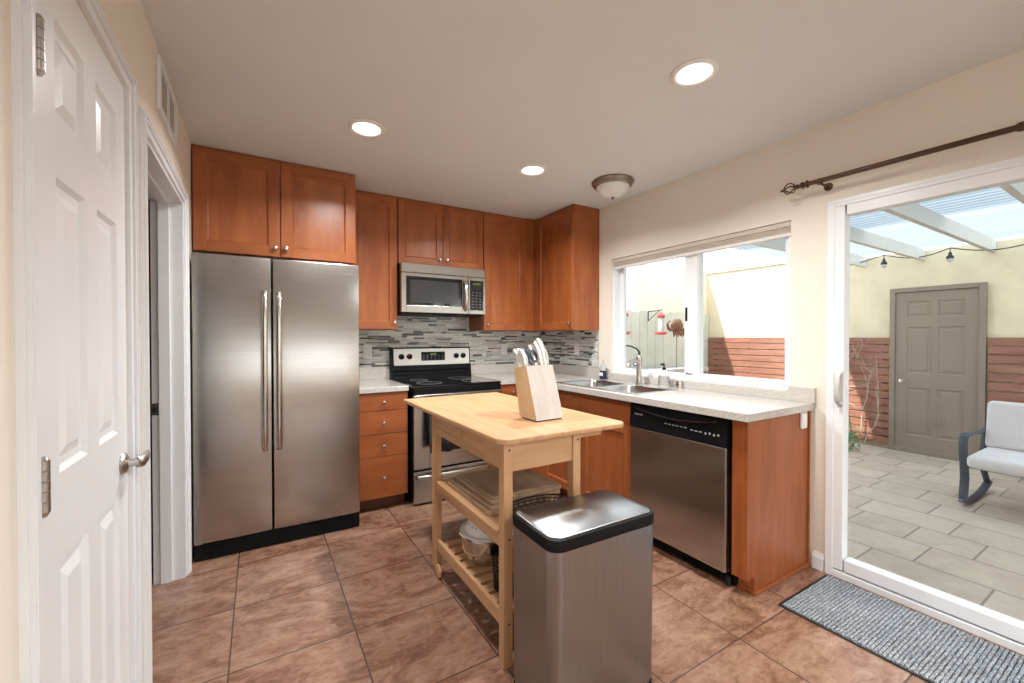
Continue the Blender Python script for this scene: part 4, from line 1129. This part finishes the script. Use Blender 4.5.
# terracotta pot under / behind the seat
t = thing('flower_pot', 'low terracotta pot on the patio behind the loveseat', 'pot', (7.02, -2.95, ZF))
b = MB(); b.lathe([(.10, 0), (.14, .12), (.155, .125), (.155, .16), (.13, .16), (.12, .13), (.001, .12)], n=28); b.build('pot', 'terracotta', t)

# climbing vine with bare stems, and a small shrub
t = thing('climbing_vine', 'bare pale climbing vine against the slat panel', 'vine', (7.30, -1.35, ZF))
rnd = random.Random(11); b = MB()
def stem(p, d, L, r, depth):
    pts = [Vector(p)]; d = Vector(d).normalized()
    n = 9
    for i in range(n):
        d = (d + Vector((rnd.uniform(-.06, .06), rnd.uniform(-.32, .32), rnd.uniform(-.12, .14)))).normalized()
        q = pts[-1] + d * L / n; q.x = max(-.10, min(.05, q.x)); q.z = max(.01, min(1.48, q.z)); q.y = max(-.20, min(.45, q.y)); d.z = max(d.z, .2 if depth else -.9); pts.append(q)
    b.tube(pts, [r * (1 - .6 * i / n) for i in range(n + 1)], 6)
    if depth: 
        for i in (3, 5, 7): stem(pts[i], d + Vector((0, rnd.uniform(-1.0, 1.0), rnd.uniform(-1.6, .1))), L * .34, r * .6, depth - 1)
for (y, dy) in ((.0, -.15), (.08, .1), (-.04, -.3), (.15, .0)):
    stem((0, y, 0), (0, dy, 1.4), 1.42, .008, 2)
b.build('stems', 'twig', t)
def leafball(name, label, loc, n, spread, h, seed, mat='leaf_green', ls=.05):
    t = thing(name, label, 'plant', loc); rnd = random.Random(seed); b = MB(); bs = MB()
    for i in range(14):
        a = rnd.uniform(0, 2 * PI); r = spread * rnd.uniform(.3, .9)
        bs.tube([(0, 0, 0), (r * .5 * math.cos(a), r * .5 * math.sin(a), h * .45), (r * math.cos(a), r * math.sin(a), h * rnd.uniform(.6, 1))], .004, 5)
    bm = bmesh.new()
    for i in range(n):
        a = rnd.uniform(0, 2 * PI); r = spread * math.sqrt(rnd.random()); z = h * rnd.uniform(.08, 1) * (1 - .4 * (r / spread) ** 2)
        c = Vector((r * math.cos(a), r * math.sin(a), z)); u = Vector((rnd.uniform(-1, 1), rnd.uniform(-1, 1), rnd.uniform(-.4, .8))).normalized(); v = u.orthogonal().normalized(); s = ls * rnd.uniform(.6, 1.2)
        vs = [bm.verts.new(c + u * s * k + v * s * w_) for k, w_ in ((0, 0), (.4, .28), (1, 0), (.4, -.28))]
        bm.faces.new(vs)
    b._merge(bm); bs.build('stem', 'twig', t); b.build('foliage', mat, t)
leafball('small_shrub', 'small green leafy shrub at the foot of the bare vine', (6.85, -1.28, ZF), 420, .22, .42, 5)

# hummingbird feeders, bracket and rusty garden stake by the board fence
t = thing('fence_bracket', 'black triangular hanging bracket on the board fence', 'bracket', (5.78, .944, 1.70))
b = MB(); b.tube([(0, 0, 0), (0, 0, -.16)], .008, 6); b.tube([(0, 0, 0), (-.08, -.30, .0), (-.095, -.34, .01)], .007, 6); b.tube([(0, 0, -.15), (-.075, -.28, -.003)], .006, 6); b.build('bracket_arm', 'dark_iron', t)
def feeder(loc, label):
    t = thing('bird_feeder', label, 'bird feeder', loc)
    b = MB(); b.lathe([(.045, .26), (.062, .27), (.062, .30), (.03, .33), (.008, .345)], n=20); b.tube([(0, 0, .34), (.0, 0, .375)], .004, 6); b.build('cap', 'red_plastic', t)
    b = MB(); b.lathe([(.036, .05), (.050, .12), (.040, .18), (.046, .262)], n=20); b.build('bottle', 'clear_grey', t)
    b = MB(); b.lathe([(.05, .0), (.085, .012), (.088, .03), (.05, .048), (.02, .05)], n=24); b.build('dish', 'red_plastic', t)
    b = MB(); b.tube([(.115 * math.cos(a), .115 * math.sin(a), .04) for a in [2 * PI * i / 24 for i in range(24)]], .004, 5, closed=True); b.build('perch', 'red_plastic', t)
feeder((5.675, .604, 1.32), 'red and clear bird feeder hanging from the black fence bracket')
feeder((4.88, .604, 1.32), 'red and clear bird feeder at the left edge of window view')
t = thing('feeder_hook', 'tall thin metal hook holding the left bird feeder', 'hook', (4.88, .604, ZF))
b = MB(); b.tube([(-.12, 0, 0.956), (-.12, 0, 1.86), (-.09, 0, 1.90), (-.03, 0, 1.90), (.0, 0, 1.865)], .004, 6); b.build('hook_rod', 'dark_iron', t)
t = thing('garden_stake', 'rusty metal elephant-like garden stake standing in the planter', 'garden ornament', (6.04, .60, .786))
b = MB(); b.cyl((0, 0, 0), (0, 0, .55), .006, n=8); b.build('rod', 'rust_metal', t)
b = MB(); 
b.tube([(.13, 0, .66), (.06, 0, .70), (-.02, 0, .69), (-.09, 0, .64), (-.11, 0, .60)], [.05, .095, .10, .07, .04], 12, flat=(1, .4))
b.tube([(-.09, 0, .64), (-.15, 0, .61), (-.20, 0, .64), (-.22, 0, .70), (-.19, 0, .745), (-.14, 0, .75)], [.03, .026, .022, .018, .015, .010], 8)
for k, x in enumerate((-.07, -.02, .03, .08, .12, .16)):
    b.tube([(x, 0, .64), (x + .02, .01, .55), (x + .01, .0, .50 + .02 * (k % 2))], [.028, .022, .012], 8, flat=(1, .5))
b.build('figure', 'rust_metal', t)
